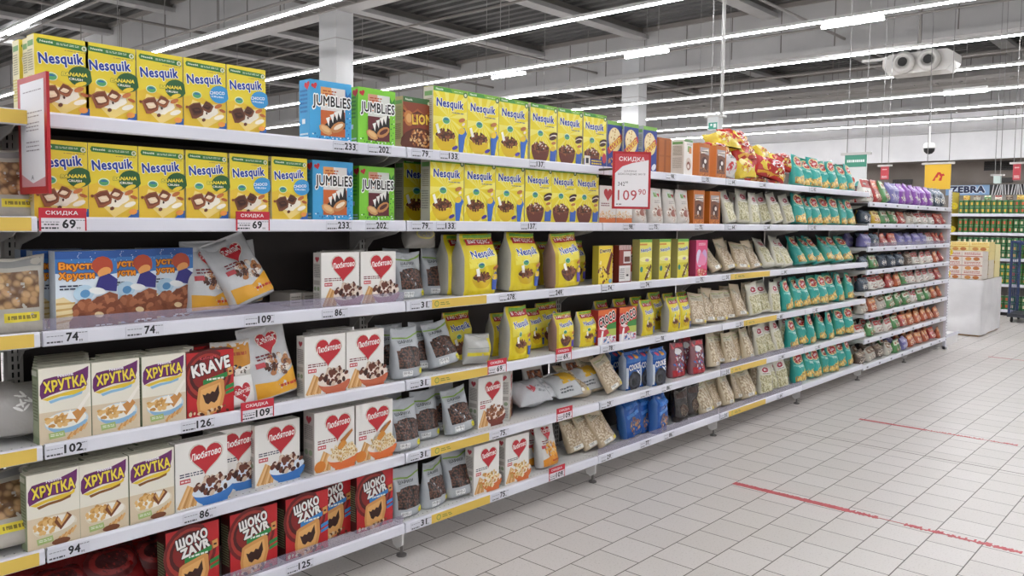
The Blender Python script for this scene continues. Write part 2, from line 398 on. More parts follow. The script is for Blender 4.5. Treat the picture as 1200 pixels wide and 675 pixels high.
# ================================================================== SHELVING
BW = 1.33
ZL = [1.6815, 1.3904, 1.0679, .7459, .4466, .1588]
ZF = [1.60, 1.41, 1.20, .995, .80, .60, .375, .14]
RH = .043; SD = .38
BAYN = ['cut off left bay', 'first bay', 'second bay', 'third bay', 'fourth bay', 'fifth bay', 'sixth bay', 'seventh bay']
SHN = ['top', 'second', 'third', 'fourth', 'fifth', 'bottom']
def shelf_mat():
    m = bpy.data.materials.new('perforated_white_shelf'); m.use_nodes = True; N, L, b = nodes(m)
    t = N.new('ShaderNodeTexCoord'); sp = N.new('ShaderNodeSeparateXYZ'); L.new(t.outputs['Object'], sp.inputs[0])
    def mt(op, a, bb):
        n = N.new('ShaderNodeMath'); n.operation = op
        for i, q in enumerate((a, bb)):
            if q is None: continue
            if isinstance(q, (int, float)): n.inputs[i].default_value = q
            else: L.new(q, n.inputs[i])
        return n.outputs[0]
    fx = mt('SUBTRACT', mt('FRACT', mt('DIVIDE', sp.outputs[0], .025), None), .5); fx = mt('MULTIPLY', fx, .025)
    fy = mt('SUBTRACT', sp.outputs[1], .045)
    d = mt('SQRT', mt('ADD', mt('MULTIPLY', fx, fx), mt('MULTIPLY', fy, fy)), None)
    h = mt('LESS_THAN', d, .0028)
    mx = N.new('ShaderNodeMix'); mx.data_type = 'RGBA'; L.new(h, mx.inputs[0]); mx.inputs[6].default_value = lin('dedcdb'); mx.inputs[7].default_value = lin('4a4644')
    L.new(mx.outputs[2], b.inputs['Base Color']); b.inputs['Roughness'].default_value = .38
    return m
M_PERF = shelf_mat()
def rail_prof(y=0): return [(y, -RH), (y-.004, -RH+.004), (y-.002, -.006), (y+.002, 0), (y+.012, 0), (y+.012, -RH)]
def bay(i, x0, zs, guards=(), zt=None):
    t = empty('shelving_bay', (x0, 0, 0)); zt = zt or zs[0]
    MB().box(.045, .345, .06, BW-.004, .36, zt-.03, M_BACK).build('back_panel', t)
    for k, z in enumerate(zs):
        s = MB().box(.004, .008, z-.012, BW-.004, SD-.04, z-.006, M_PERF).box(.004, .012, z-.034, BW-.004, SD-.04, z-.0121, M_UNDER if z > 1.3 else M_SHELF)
        so = s.build('shelf', t)
        rl = MB().prism([(p[0], p[1]+z) for p in rail_prof()], .004, BW-.004, 'x', M_RAIL).build('price_rail', so)
        if k < len(zs)-0:
            for xx in (.03, BW-.036):
                br = MB().prism([(.32, z-.035), (.06, z-.035), (.10, z-.055), (.25, z-.085), (.30, z-.13), (.32, z-.13)], xx, xx+.004, 'x', M_POST).build('bracket', so)
        if k in guards:
            MB().box(.006, .0035, z+.001, BW-.006, .0055, z+.036, M_GUARD).build('front_guard', so)
    if i > 0:
        for xx, yy in ((0.0, .06),):
            f = MB().prism([(.02, .135), (.02, .06), (.05, .04), (.075, .05), (.09, .085), (.34, .085), (.34, .135)], xx+.002, xx+.012, 'x', M_SHELF)
            fo = f.build('base_foot', t)
            MB().cyl((xx+.03, .055, 0), (xx+.03, .055, .055), .006, M_STEEL).lathe([(.022, 0), (.022, .006), (.012, .012), (.006, .014)], (xx+.03, .055, 0), M_STEEL, 12).build('levelling_screw', fo)
    # slotted upright at the left side
    up = MB().box(.001, .30, .0, .044, .34, zt-.03, M_POST)
    z = .12
    while z < zt-.06:
        for sx in (.012, .028): up.box(sx, .2985, z, sx+.005, .301, z+.016, M_BLACK)
        z += .025
    up.build('upright', t)
    return t
LAB = ['shelving bay at the left edge with yellow banded price rails', 'first full shelving bay from the left, with banana cereal boxes on top',
       'second shelving bay, with grey bags of chocolate balls at its left', 'third shelving bay, with the leaning orange boxes on its top shelf',
       'fourth shelving bay, with bags of oats and puffed grain', 'fifth shelving bay, full of teal pasta bags',
       'sixth shelving bay, with eight closely spaced shelves', 'seventh shelving bay, ending at the slotted white end frame']
GU = {1: (2, 5), 2: (), 3: (5,), 4: (4, 5), 5: (), 0: ()}
for i in range(8):
    x0 = (i-1)*BW
    tag(bay(i, x0, ZL if i < 6 else ZF, GU.get(i, (2,)), None if i < 6 else 1.8), LAB[i], 'shelf unit', 'supermarket shelving bays')
# end frame
t = empty('end_frame', (7*BW, 0, 0))
b = MB().box(0, 0, .0, .035, .03, 1.80, M_RAIL)
z = .1
while z < 1.78: b.box(.010, -.001, z, .025, .002, z+.018, pm('3b3735')); z += .032
b.build('slotted_post', t)
MB().box(0.002, .03, .05, .02, .40, 1.55, M_SHELF).build('side_panel', t)
MB().box(.0, -.02, 0, .05, .10, .03, M_SHELF).build('foot', t)
tag(t, 'tall white slotted end frame closing the long shelf row', 'shelf frame')
tag(MB().box(7*BW+.06, .05, 0, 7*BW+.75, .5, .12, M_SHELF).box(7*BW+.06, .045, .1, 7*BW+.76, .05, .14, M_RAIL).build('display_plinth'), 'low white plinth on the floor just past the end frame', 'plinth')

# ================================================================== PACKAGING
def box_thing(name, W, H, D, side, art=None, sideart=None, top=None, rnd=.0):
    """cardboard box; origin at the middle of its base. Prototype is unlinked data reused by every copy."""
    t = empty(name)
    e = .0015; b = MB(); S_ = pm(side) if isinstance(side, str) else side; T_ = pm(top) if top else S_
    x, y = W/2, D/2
    b.add([(-x,-y,0),(x,-y,0),(x,y,0),(-x,y,0),(-x,-y,H-e),(x,-y,H-e),(x,y,H-e),(-x,y,H-e)], [(0,1,5,4),(1,2,6,5),(2,3,7,6),(3,0,4,7),(0,3,2,1)], S_)
    b.box(-x, -y, H-e, x, y, H, T_)
    b.box(-x+.002, -.001, H, x-.002, .0004, H+.0006, pm('8f8878'))       # glued flap edge
    b.build('carton', t)
    if art: art.build(lambda X, Z, o: (X, -y-o, Z), t)
    if sideart: sideart.build(lambda X, Z, o: (-x-o, -X, Z), t)
    return t
def bag_shape(W, H, D, kind='stand', seed=1, amp=.004, n=2.6, top=.92, slump=0):
    off = Vector((seed*3.7, seed*1.3, seed*7.1))
    def prof(v):
        if kind == 'stand':
            k = max(0, (v-.10)/(top-.10)); d = D/2*(1-min(1, k)**1.7)*(1 if v > .06 else .78+.22*v/.06)+.002
            w = W/2*(1-.035*math.sin(min(1, v/top)*math.pi))*(.97 if v < .04 else 1)
        elif kind == 'pillow':
            q = max(0.0, math.sin(math.pi*min(1, max(0, (v-.04)/.90)))); d = D/2*q**.55+.002; w = W/2*(1-.05*q)
        elif kind == 'block':
            k = max(0, (v-.84)/(top-.84)); d = D/2*(1-.85*min(1, k)**1.5)*(1 if v > .04 else .9); w = W/2*(1-.04*min(1, k))
        else:  # gusset: squared body with a gathered top
            k = max(0, (v-.62)/(top-.62)); d = D/2*(1-min(1, k)**1.3)*(1 if v > .05 else .85)+.002; w = W/2*(1-.05*min(1, k))
        return w, d
    def surf(u, v, o=0, back=False):
        """u from -1 to 1"""
        w, d = prof(v); uu = max(-1, min(1, u)); y = d*(1-abs(uu)**n)**(1/n)
        x = w*uu; z = v*H
        p = Vector((x, (y if back else -y), z))
        q = Vector((x*14, z*14, (3 if back else 0)))+off
        a = noise.noise(q)*amp*1.3+noise.noise(q*2.3)*amp*.7+abs(noise.noise(Vector((x*30+z*22, z*9, 0))+off))*amp*.9
        a += noise.noise(Vector((x*5, z*5, 9))+off)*amp*1.5
        s = -1 if not back else 1; edge = (1-abs(uu)**4)
        p.y += s*a*edge; p.x += noise.noise(Vector((z*16, 5*u, 1))+off)*amp*.8*abs(uu)
        if v > top: p.y += .0012*math.sin(z*900)
        p.z += noise.noise(Vector((x*12, 0, 2))+off)*amp*1.4*max(0, (v-.7)/.3) + abs(u)**3*amp*.8*(1 if v > .9 else 0)
        p.z += slump*0
        nx = uu*abs(uu)**(n-2)*d/max(w, .001); l = math.sqrt(1+nx*nx*.3)
        p.x += o*nx*.5/l; p.y += s*o/l
        return p
    return surf
def bag_mesh(surf, m, side=None, top=None, nu=14, nv=22, mb=None):
    b = mb or MB(); N2 = nu*2; vs = []
    for j in range(nv+1):
        v = j/nv
        for i in range(nu): a = -math.cos(math.pi*i/nu); vs.append(surf(a, v))
        for i in range(nu): a = math.cos(math.pi*i/nu); vs.append(surf(a, v, 0, True))
    fs = {}; 
    for j in range(nv):
        for i in range(N2):
            f = (j*N2+i, j*N2+(i+1) % N2, (j+1)*N2+(i+1) % N2, (j+1)*N2+i)
            k = 's' if side and (i < 2 or i >= N2-3 or nu-3 <= i < nu+2) else 'm'
            fs.setdefault(k, []).append(f)
    base = len(b.v)
    b.add(vs, fs.get('m', []), m)
    if 's' in fs:
        i = b.mat(side); b.f += [[q+base for q in f] for f in fs['s']]; b.mi += [i]*len(fs['s'])
    b.f.append([base+i for i in range(N2-1, -1, -1)]); b.mi.append(b.mat(m)); b.f.append([base+nv*N2+i for i in range(N2)]); b.mi.append(b.mat(m))
    return b
def bag_thing(name, W, H, D, m, art=None, side=None, kind='stand', seed=1, amp=.004, n=2.6, one=False, res=1, usc=.96, band=None):
    sf = bag_shape(W, H, D, kind, seed, amp, n)
    def sp(X, Z, o): return sf(X/(W/2)*usc, min(1, max(0, Z/H)), o+.0006)
    mb = bag_mesh(sf, m, side, nu=int(14*res), nv=int(22*res))
    if one:
        if art: art.build(sp, None, sub=.02, joined=mb)
        o = mb.build(name, None, True); o.location = (0, 0, 0); return o
    t = empty(name); mb.build('pouch', t, True)
    if art:
        for kind_, items in art.it.items():
            if not items: continue
            b = MB()
            for off, mm, pts, tr in items:
                p2, t2 = subdiv(pts, tr, .011); b.add([sp(x, z, off) for x, z in p2], t2, mm)
            b.build(kind_.split('_')[0] if kind_[0] == 'l' else kind_, t, True)
    return t

# ---- printed faces
BR = ['6b3a20', '82482a', '522a17', '945a34']; GOLD = ['d9a65a', 'e6bd78', 'c98f45']
def seal(a, u, v, r, c1='5aa96a', c2='2a6fae'): a.ell(u, v, r, r*.72, 'e8efd8'); a.ell(u, v-.003, r*.86, r*.58, c1); a.ell(u, v+.004, r*.6, r*.3, c2, 0, 12, 0, 180)
def art_yellow_small(green=True):
    W, H = .143, .222; a = Art(W, H)
    a.rect(0, 0, 1, 1, 'ecd63a'); a.poly([(0, .0), (1, 0), (1, .46), (.6, .42), (.25, .50), (0, .44)], 'ebc53a')
    a.poly([(.5, .02), (.95, .20), (.85, .40), (.5, .36), (.2, .42), (.12, .26)], 'f6dc86'); a.ell(.55, .27, .30, .16, 'faf3e2', 12, 16, jag=.3)
    a.poly([(.07, .885), (.97, .86), (.97, .925), (.94, .935), (.07, .955), (.04, .92)], '3f7d3c')
    a.text('Nestlé', .10, .905, .34, .932, 'e8f0e0', .03, rot=-1); a.small(.4, .895, .82, .925, 'cfe0c8', 2); a.ell(.92, .897, .05, .05, 'e2e6d0'); a.ell(.92, .897, .025, .03, '8a9a58')
    a.small(.55, .83, .95, .85, 'b59a4a', 1)
    a.text('Nesquik', .07, .62, .90, .80, '1d3fa0', .03, 'fdfdf2', 6)
    seal(a, .30, .49, .115)
    if green:
        a.ell(.84, .535, .24, .20, '2c5f33', 8, 16, 30, 330); a.text('BANANA', .48, .525, .97, .575, 'f3e04a', .04, '27562e', 3, shear=.2); a.text('CRUSH', .62, .475, .88, .505, 'f4f4e6', .03)
        a.ell(.84, .435, .12, .045, 'f0d23c', 20); cz, cc = 'f1d8b8', '9c5b38'
    else:
        a.ell(.84, .535, .24, .20, '3f9bd6', 8, 16, 30, 330); a.text('CHOCO', .60, .53, .97, .578, 'f7fbff', .03, '2e7fbb', 4); a.text('CRUSH', .64, .485, .93, .512, 'f4f9ff', .02); cz, cc = '3d1e12', '7a4a30'
    for u, v, r, ro, q in ((.27, .27, .17, 28, 1), (.55, .335, .12, -24, -1)):
        pl = lambda k, f, x0=0, y0=0: [(u+x0+(x*math.cos(R(ro))-y*math.sin(R(ro)))*r*k, v+y0+(x*math.sin(R(ro))+y*math.cos(R(ro)))*r*k*f*.64) for x, y in ((-1, -.75), (-.8, .85), (.1, .95), (1, .7), (.95, -.5), (.6, -.95), (-.5, -1))]
        a.poly(pl(1, 1), cc); a.poly(pl(.82, .9, .01*q, .012), '7a4228' if green else '5c3220'); a.poly(pl(.60, .62, .015*q, -.004), cz); a.poly(pl(.40, .3, .02*q, .004), 'f6e6cc' if green else '5a3020')
    a.ell(.52, .24, .02, .03, '4a2a18'); a.ell(.45, .14, .05, .04, '6b3a20', 30, 6); a.ell(.06, .30, .035, .035, '8a4a28', 0, 6)
    a.ell(.82, .20, .13, .05, 'fff8e6', 20); a.poly([(.72, .0), (1, 0), (1, .13), (.9, .11), (.82, .05)], '2d62b0'); a.ell(.88, .10, .09, .06, 'f3a04a', 10); a.ell(.80, .36, .10, .045, 'c9763e', 25); a.ell(.9, .30, .08, .035, 'b96432', -15)
    return a
def bowl(a, u, v, r, rim, body, cols, n=34, milk='fbf6ee', ring=None, sz=.028, seed=3, dp=.62):
    a.ell(u, v, r, r*dp*1.25, body, 0, 20, 180, 360); a.ell(u, v, r*1.02, r*.30, rim, 0, 20); a.ell(u, v, r*.93, r*.25, milk, 0, 18)
    a.scatter(u, v+.02*r, r*.80, r*.27, n, sz, cols, seed, ring)
def side_small(c='ece4c4', W=.055, H=.222, acc='c9b84a'):
    a = Art(W, H); a.rect(.1, .86, .9, .93, '6c9a58'); a.small(.15, .55, .85, .82, '8d8566', 9); a.small(.15, .2, .85, .5, acc, 8); return a
def art_yellow_big(brown=False, promo=False):
    W, H = .198, .272; a = Art(W, H)
    a.rect(0, 0, 1, 1, 'f0dc30'); cx, cy = .45, .55
    for k in range(16):
        t0 = k*22.5; 
        a.poly([(cx, cy)]+[(max(0, min(1, cx+.8*math.cos(R(t0+q)))), max(0, min(.93, cy+.8*math.sin(R(t0+q))))) for q in (0, 9)], 'f6ea72', 2e-5)
    a.rect(0, .93, 1, 1, '7db53c'); a.poly([(.02, .935), (.55, .935), (.50, .992), (.02, .992)], '4f9a3c'); a.text('Nestlé', .07, .948, .28, .98, 'eef5e0', .03); a.ell(.94, .93, .06, .06, '3d6b34'); a.ell(.94, .93, .035, .035, 'dfe6c0'); a.small(.6, .95, .85, .97, 'd9e8b8', 1)
    a.text('Nesquik', .09, .66, .88, .83, '1d3c9c', .03, 'fffef0', 0)
    a.small(.55, .62, .9, .645, '6a6a9a', 1); seal(a, .37, .50, .115)
    if not brown:
        bowl(a, .35, .27, .31, 'f6e65a', 'e3bf22', BR, 70, milk='4e2c1a', sz=.034, seed=5, dp=.9); a.poly([(.05, .42), (.12, .44), (.2, .30), (.12, .28)], 'fdfaf0')
        a.poly([(.74, .02), (.86, .02), (.92, .25), (.98, .33), (.9, .42), (.78, .40), (.72, .28)], '3a6cc0'); a.ell(.82, .36, .10, .07, 'f4cf3a', 20); a.ell(.62, .09, .09, .04, '4a3aa0', 20); a.ell(.82, .53, .10, .045, 'c27a45', 15); a.ell(.87, .47, .05, .03, 'f0e0c8', 30)
    else:
        bowl(a, .37, .25, .33, '8a4a32', '6e3424', BR+BR+['e9dcc8'], 60, milk='4a2818', sz=.036, seed=8, dp=1.0)
        a.ell(.85, .50, .16, .055, '3e2016', 12); a.ell(.84, .47, .13, .035, 'f4ead8', 12); a.ell(.83, .44, .14, .05, '4a281a', 12)
        a.poly([(.72, .03), (.95, .03), (.98, .22), (.86, .30), (.74, .22)], '3d62b4'); a.ell(.84, .25, .10, .06, 'e8c43a', 15); a.ell(.86, .35, .09, .035, 'c27a45', 10)
        if promo: a.rect(0, 0, 1, .15, '2c3b8c'); a.rect(.04, .03, .28, .20, 'e9e6dc'); a.rect(.1, .06, .22, .16, '30303a'); a.small(.34, .04, .78, .14, 'f1d73a', 2); a.ell(.9, .18, .09, .13, 'c23a4a')
    return a
def art_jumb(bg, pan, top, low):
    W, H = .18, .222; a = Art(W, H)
    a.rect(0, 0, 1, 1, bg); a.scatter(.5, .08, .52, .07, 60, .022, ['f4f8fa', low, bg], 4); a.rect(.25, .10, .84, .90, top); a.rect(.25, .10, .84, .52, pan); a.poly([(.25, .60), (.55, .62), (.50, .9), (.25, .9)], 'e7a05c' if bg[0] == '4' else 'd99a80')
    a.small(.3, .77, .62, .86, 'b5502a', 2); a.heart(.10, .90, .14, 'cf2f3a', 20); a.poly([(.84, .55), (.98, .6), (.98, .88), (.9, .8), (.84, .9)], low)
    a.poly([(.25, .22), (.80, .58), (.84, .36), (.84, .24)], '1e1512')
    for u, v, w in ((.42, .36, .05), (.52, .42, .055), (.62, .47, .06), (.71, .50, .06)): a.poly([(u-w, v+.03), (u+w*.9, v+.06), (u+.02, v-.10)], 'f6f4ee')
    a.ell(.36, .20, .17, .09, 'd9a066', -25, 8); a.ell(.36, .21, .12, .05, 'e8bd84', -25, 8); a.ell(.66, .26, .19, .10, 'c98850', 28, 10); a.ell(.67, .27, .13, .045, 'f3e2c8' if bg[0] == '4' else '5e2a22', 28, 10)
    a.text('JUMBLiES', .06, .53, .97, .76, '15100e', .02, 'f8f8f4', 0, ow=.07)
    a.scatter(.92, .35, .05, .5, 14, .018, [low, 'f0f4f6'], 9)
    return a
def art_lion():
    W, H = .155, .215; a = Art(W, H); a.rect(0, 0, 1, 1, '8a4026'); a.rect(0, .9, 1, 1, '3f6a3a'); a.text('Nestlé', .08, .93, .32, .97, 'e8f0e0', .02); a.ell(.9, .92, .05, .05, 'd8dcc0')
    for k in range(7): a.poly([(0, .55+k*.05), (.5, .80-k*.05), (1, .60+k*.04), (1, .57+k*.04), (.5, .76-k*.05), (0, .52+k*.05)], ['a85a30', '5e2616', 'b8683a'][k % 3])
    a.ell(.2, .60, .17, .2, 'c98040', 0, 14, jag=.2); a.ell(.2, .6, .10, .12, 'e2ab6a'); a.text('LION', .30, .50, 1.0, .70, 'f3c948', .04, '5a2412', 4)
    a.ell(.5, .18, .6, .35, '5e2a18', 10); a.scatter(.62, .24, .40, .17, 60, .04, ['c9854a', 'dba468', '8a4a2a', 'e6c28a'], 7); return a
def art_cookie_blue():
    a = Art(.14, .255); a.rect(0, 0, 1, 1, '2a3f92'); a.rect(0, .92, 1, 1, '7db04a'); a.ell(.5, .62, .42, .46, 'e9cf8e', 20, 20); a.ell(.5, .66, .36, .36, 'f2dfae', 20, 18)
    a.scatter(.5, .68, .3, .2, 14, .04, ['c79a58', 'b58545'], 3); a.poly([(.0, .42), (.9, .75), (1, .62), (.1, .30)], 'c23a3a'); a.text('COOKIES', .1, .46, .94, .60, 'f3d24a', .03, None, 28); a.ell(.8, .12, .18, .12, 'dfe4f0', 30); a.scatter(.3, .15, .22, .08, 12, .05, ['c58a4a', 'f2e6c8'], 6); return a
def art_hrutka(cocoa=False):
    W, H = .14, .219; a = Art(W, H); a.rect(0, 0, 1, 1, 'ece7d8'); a.rect(0, 0, 1, .42, 'dccbae')
    a.poly([(.05, .60), (.02, .66), (.03, .78), (.10, .86), (.30, .88), (.60, .89), (.85, .94), (.96, .97), (.95, .82), (.90, .72), (.80, .68), (.45, .68), (.20, .64)], '6f2a6a')
    a.poly([(.06, .60), (.30, .635), (.60, .665), (.85, .68), (.93, .76), (.90, .66), (.75, .61), (.40, .61), (.16, .57)], 'e8c73c')
    a.poly([(.18, .565), (.40, .595), (.66, .61), (.84, .645), (.82, .605), (.64, .575), (.40, .56), (.22, .53)], '8a5a2a' if cocoa else '8fc0de')
    a.text('Nestlé', .36, .865, .66, .905, 'f2ecf4', .03, None, 3); a.text('ХРУТКА', .09, .695, .91, .85, 'f3dc4a', .035, '5a2158', 5, ow=.05)
    a.ell(.52, .27, .42, .22, 'c8d8e4' if not cocoa else 'e6dcc8', 3, 22); a.ell(.54, .24, .38, .19, '8db9da' if not cocoa else 'ddd0b4', 3, 22, 180, 360); a.ell(.5, .29, .40, .17, 'f4efe4', 3, 20)
    a.scatter(.36, .30, .26, .10, 34, .055, ['d8a55c', 'e4bb7a', 'c48e48'], 11 if not cocoa else 13)
    if cocoa: a.poly([(.5, .32), (.62, .20), (.84, .36), (.75, .42), (.64, .30), (.56, .40)], '7a4424'); a.poly([(.55, .35), (.63, .25), (.78, .37), (.74, .40), (.64, .30), (.58, .38)], 'd9a664')
    else: a.poly([(.55, .35), (.70, .22), (.90, .38), (.82, .44)], 'cf9150'); a.poly([(.5, .3), (.58, .42), (.70, .28)], 'faf6ee'); a.poly([(.72, .42), (.96, .62), (.98, .58), (.78, .38)], 'f6f1e6')
    for k in range(6): a.poly([(.50+k*.06, .04+k*.02), (.60+k*.06, .12+k*.02), (.63+k*.06, .10+k*.02), (.55+k*.06, .02+k*.02)], ['d49a5a', 'e3b678'][k % 2])
    if cocoa: a.ell(.62, .05, .18, .07, '7a4628')
    a.poly([(.18, .06), (.48, .075), (.46, .155), (.16, .14)], 'a9bf78'); a.small(.2, .09, .44, .13, 'eef0dc', 2); return a
def side_hrutka():
    a = Art(.05, .219); a.rect(0, 0, 1, .90, '93a07c'); a.rect(.08, .1, .92, .86, 'a8b192'); a.small(.15, .3, .85, .8, '6f7a58', 12); a.rect(.1, .9, .9, .97, 'dfe0cf'); return a
def lyub(a, u, v, w, rot=-3, tw=.96):
    a.heart(u, v, w*1.10, 'd8cfc4', rot); a.heart(u, v, w, 'c22a34', rot); a.text('Любятово', u-w*tw/2, v-.01, u+w*tw/2, v+.095, 'fbf6f2', .025, None, 8+rot, shear=.25)
def art_lyub(W=.176, H=.205, bowlc='c87a62', cols=BR, rim='f0e2d6', kind=0):
    a = Art(W, H); a.rect(0, 0, 1, 1, 'eeebe6'); lyub(a, .58, .73, .62)
    a.small(.08, .475, .52, .545, '7a2430' if kind < 3 else '3b3a52', 2); a.rect(.08, .39, .28, .455, 'c7555a'); a.small(.10, .40, .26, .445, 'f4e4e2', 1)
    for k in range(7): a.poly([(.02+k*.05, .04), (.22+k*.03, .36-k*.015), (.26+k*.03, .34-k*.015), (.08+k*.05, .02)], ['dba869', 'e9c28c', 'c98f50'][k % 3])
    a.ell(.72, .22, .40, .30, bowlc, -4, 22, 180, 360); a.rect(.5, 0, 1, .05, bowlc); a.ell(.70, .23, .40, .13, rim, 4, 20)
    if kind == 1: a.scatter(.70, .28, .34, .13, 60, .055, ['e8d3a8', 'f2e4c2', 'd9b678'], 21, 'b78a50'); a.ell(.12, .12, .14, .12, 'd9822e', 10); a.poly([(.62, .48), (.92, .64), (.94, .60), (.68, .40)], 'b87434'); a.ell(.66, .40, .12, .07, 'cf8a34', 35)
    elif kind == 2: a.scatter(.65, .27, .36, .15, 60, .045, ['8a5638', 'a06a48', '6a3c26'], 22, None, 1)
    elif kind == 4: a.scatter(.60, .26, .40, .16, 60, .06, ['e6c890', 'd0843a', 'f1e3bc', 'c9a05a'], 23)
    else: a.scatter(.70, .29, .33, .13, 46, .055, ['5a2e22', '6e3a2a', '3e1c14', 'd9c4b0'], 24)
    return a
def side_lyub(W=.05, H=.205):
    a = Art(W, H); a.heart(.5, .88, .5, 'b84650'); a.small(.12, .55, .88, .8, '77706c', 10); a.rect(.12, .42, .88, .5, 'b9b2ac'); a.ell(.3, .35, .16, .16, '9aa88a'); a.ell(.7, .35, .16, .16, '9aa88a'); a.small(.12, .06, .88, .28, '8a8480', 9); return a
def art_vkusti(left=0):
    W, H = .172, .228; a = Art(W, H); a.rect(0, 0, 1, 1, 'dde8f2'); a.poly([(0, .72), (.6, .66), (1, .7), (1, 1), (0, 1)], '3f7cc0'); a.rect(0, .90, 1, 1, '2c5aa2'); a.scatter(.5, .88, .5, .1, 30, .008, ['dfeaf6'], 5)
    a.poly([(0, 0), (.35, 0), (.3, .32), (.12, .42), (0, .40)], 'ecd9a8')
    for k in range(4): a.poly([(0, .08+k*.08), (.3, .12+k*.07), (.3, .14+k*.07), (0, .11+k*.08)], 'd2ac68')
    a.text('Вкусти', .05, .74, .66, .86, 'f39a24', .045, '7a3410', 0, ow=.05); a.text('Хрусти', .05, .62, .62, .735, 'f39a24', .045, '7a3410', 0, ow=.05); a.small(.06, .50, .42, .575, '2a3550', 2)
    a.ell(.76, .80, .18, .17, 'b84a2e', 0, 12, jag=.15); a.ell(.78, .72, .12, .08, 'e8a25a', 25); a.poly([(.62, .50), (.98, .46), (1, .62), (.86, .70), (.7, .66)], '34307e')
    a.ell(.44, .46, .17, .14, 'bcd8ea', 10); a.ell(.46, .45, .08, .07, '5c95c6', 10); a.ell(.66, .48, .14, .06, 'f2f4f4', -10)
    a.poly([(.2, .02), (1, .02), (1, .42), (.86, .46), (.62, .38), (.36, .24), (.2, .10)], '8a4c30'); a.scatter(.66, .20, .40, .19, 60, .075, ['9c5a38', 'b06c48', '7e4228', '8d4e32'], 31); a.ell(.68, .17, .08, .05, 'ecd2a4', -10, 10); a.small(.62, .01, .9, .05, 'f4f2ee', 1); return a
def art_krave(name=('KRAVE',), ttl='f4f2ee', sub='2f8a44', W=.186, H=.21, cl='c3242c'):
    a = Art(W, H); a.rect(0, 0, 1, 1, 'c4262c'); 
    a.ell(.45, .62, .50, .52, '6e1a1a', 0, 22); a.ell(.45, .62, .44, .45, 'a8352c', 0, 22); a.ell(.45, .63, .39, .38, '4e1412', 0, 20); a.ell(.45, .64, .33, .31, '8a201e', 0, 20); a.poly([(.7, .7), (1, .72), (1, 1), (.72, 1)], 'c4262c')
    if len(name) == 1:
        a.text(name[0], .10, .66, .92, .86, ttl, .04, '2a0e0c', 10); a.text("Kellogg's", .28, .87, .62, .93, 'd8505a', .02, None, 6)
    else:
        a.text(name[0], .18, .74, .78, .90, ttl, .05, '2a0e0c', 10, ow=.05); a.text(name[1], .26, .59, .82, .74, ttl, .05, '2a0e0c', 10, ow=.05)
    a.poly([(.34, .48), (.86, .57), (.86, .645), (.34, .555)], sub); a.small(.42, .53, .78, .585, 'e8f0e6', 1); a.poly([(.82, .36), (1, .40), (1, .46), (.82, .42)], sub); a.poly([(.82, .28), (1, .32), (1, .37), (.82, .33)], sub)
    a.poly([(.88, .58), (.98, .60), (.97, .72), (.86, .70)], 'd9a05a'); a.rect(.89, .63, .95, .66, '4a2214')
    a.poly([(.22, .08), (.20, .22), (.24, .44), (.30, .47), (.72, .55), (.78, .52), (.80, .30), (.72, .06), (.48, 0), (.3, 0)], 'd99a56'); a.poly([(.27, .10), (.26, .22), (.29, .41), (.70, .49), (.73, .30), (.66, .08), (.45, .03)], 'e8b06a')
    a.poly([(.32, .34), (.38, .32), (.42, .35), (.48, .33), (.52, .37), (.58, .35), (.66, .46), (.68, .32), (.63, .22), (.57, .18), (.50, .21), (.44, .17), (.38, .20)], '3a1a12')
    a.scatter(.3, .06, .26, .05, 10, .04, ['8a5230', '5a2c18', 'e6cfa8'], 17); a.scatter(.72, .07, .2, .05, 8, .04, ['8a5230', 'e6cfa8', '5a2c18'], 18); return a
def side_dark(): a = Art(.06, .21); a.rect(0, 0, 1, 1, '4a1614'); a.small(.1, .2, .9, .9, '8fa07a', 16); return a
def art_denny(): a = Art(.125, .205); a.rect(0, 0, 1, 1, 'efd23a'); a.text('Denny', .08, .80, .9, .93, '4a1c12', .035, 'fbf4c8', 5); a.poly([(.5, .35), (.9, .85), (1, .78), (.7, .2)], '6e2418'); a.scatter(.4, .35, .4, .3, 26, .06, ['5a1e14', '7a2c1c', 'f4e6b0'], 2); a.ell(.85, .08, .12, .1, '7db0d8'); return a
def art_back(): a = Art(.115, .205); a.rect(0, 0, 1, 1, '8a3428'); [a.rect(k*.125, .88, k*.125+.06, 1, 'e9d8d4') for k in range(8)]; a.rect(.35, .52, .95, .84, 'e4dad6'); a.rect(.42, .56, .88, .70, '6d3426'); a.rect(.0, .04, .94, .46, 'e6e2de'); a.small(.05, .1, .45, .4, '8a8480', 6); a.rect(.5, .16, .85, .4, 'd7d2cc'); a.ell(.68, .2, .1, .05, '2e2a2a'); return a
def art_green_yellow(): a = Art(.125, .235); a.rect(0, 0, 1, 1, 'e9e06a'); a.rect(0, .93, 1, 1, '74b24a'); a.rect(0, .86, .6, .90, 'd8903a'); a.text('Nesquik', .08, .68, .94, .80, '2450a4', .03, 'fdfdf2', 6); a.ell(.5, .52, .5, .12, 'f6ef9c'); a.rect(0, 0, 1, .40, 'dfd23a'); a.ell(.16, .28, .12, .13, '2e8a7a'); a.poly([(.42, .05), (.9, .40), (.98, .34), (.52, 0)], '5a3424'); a.scatter(.7, .22, .2, .16, 16, .05, ['4a281c', '6a3e2a', 'efe6c8'], 3); a.ell(.6, .5, .16, .07, 'b8a0b4'); return a
def art_pink(): a = Art(.14, .225); a.rect(0, 0, 1, 1, 'e0507e'); a.rect(0, .0, 1, .2, 'd83a5e'); a.ell(.3, .5, .26, .4, 'dcd6e8', 10); a.ell(.72, .52, .24, .36, 'c9a6d0', -10); a.poly([(.1, .3), (.4, .7), (.9, .5), (.8, .3)], 'e98ab0'); a.scatter(.55, .12, .4, .1, 26, .05, ['e6b884', 'c98a50', 'f0dcc0'], 3); a.small(.2, .85, .8, .93, 'f6d6e0', 2); return a
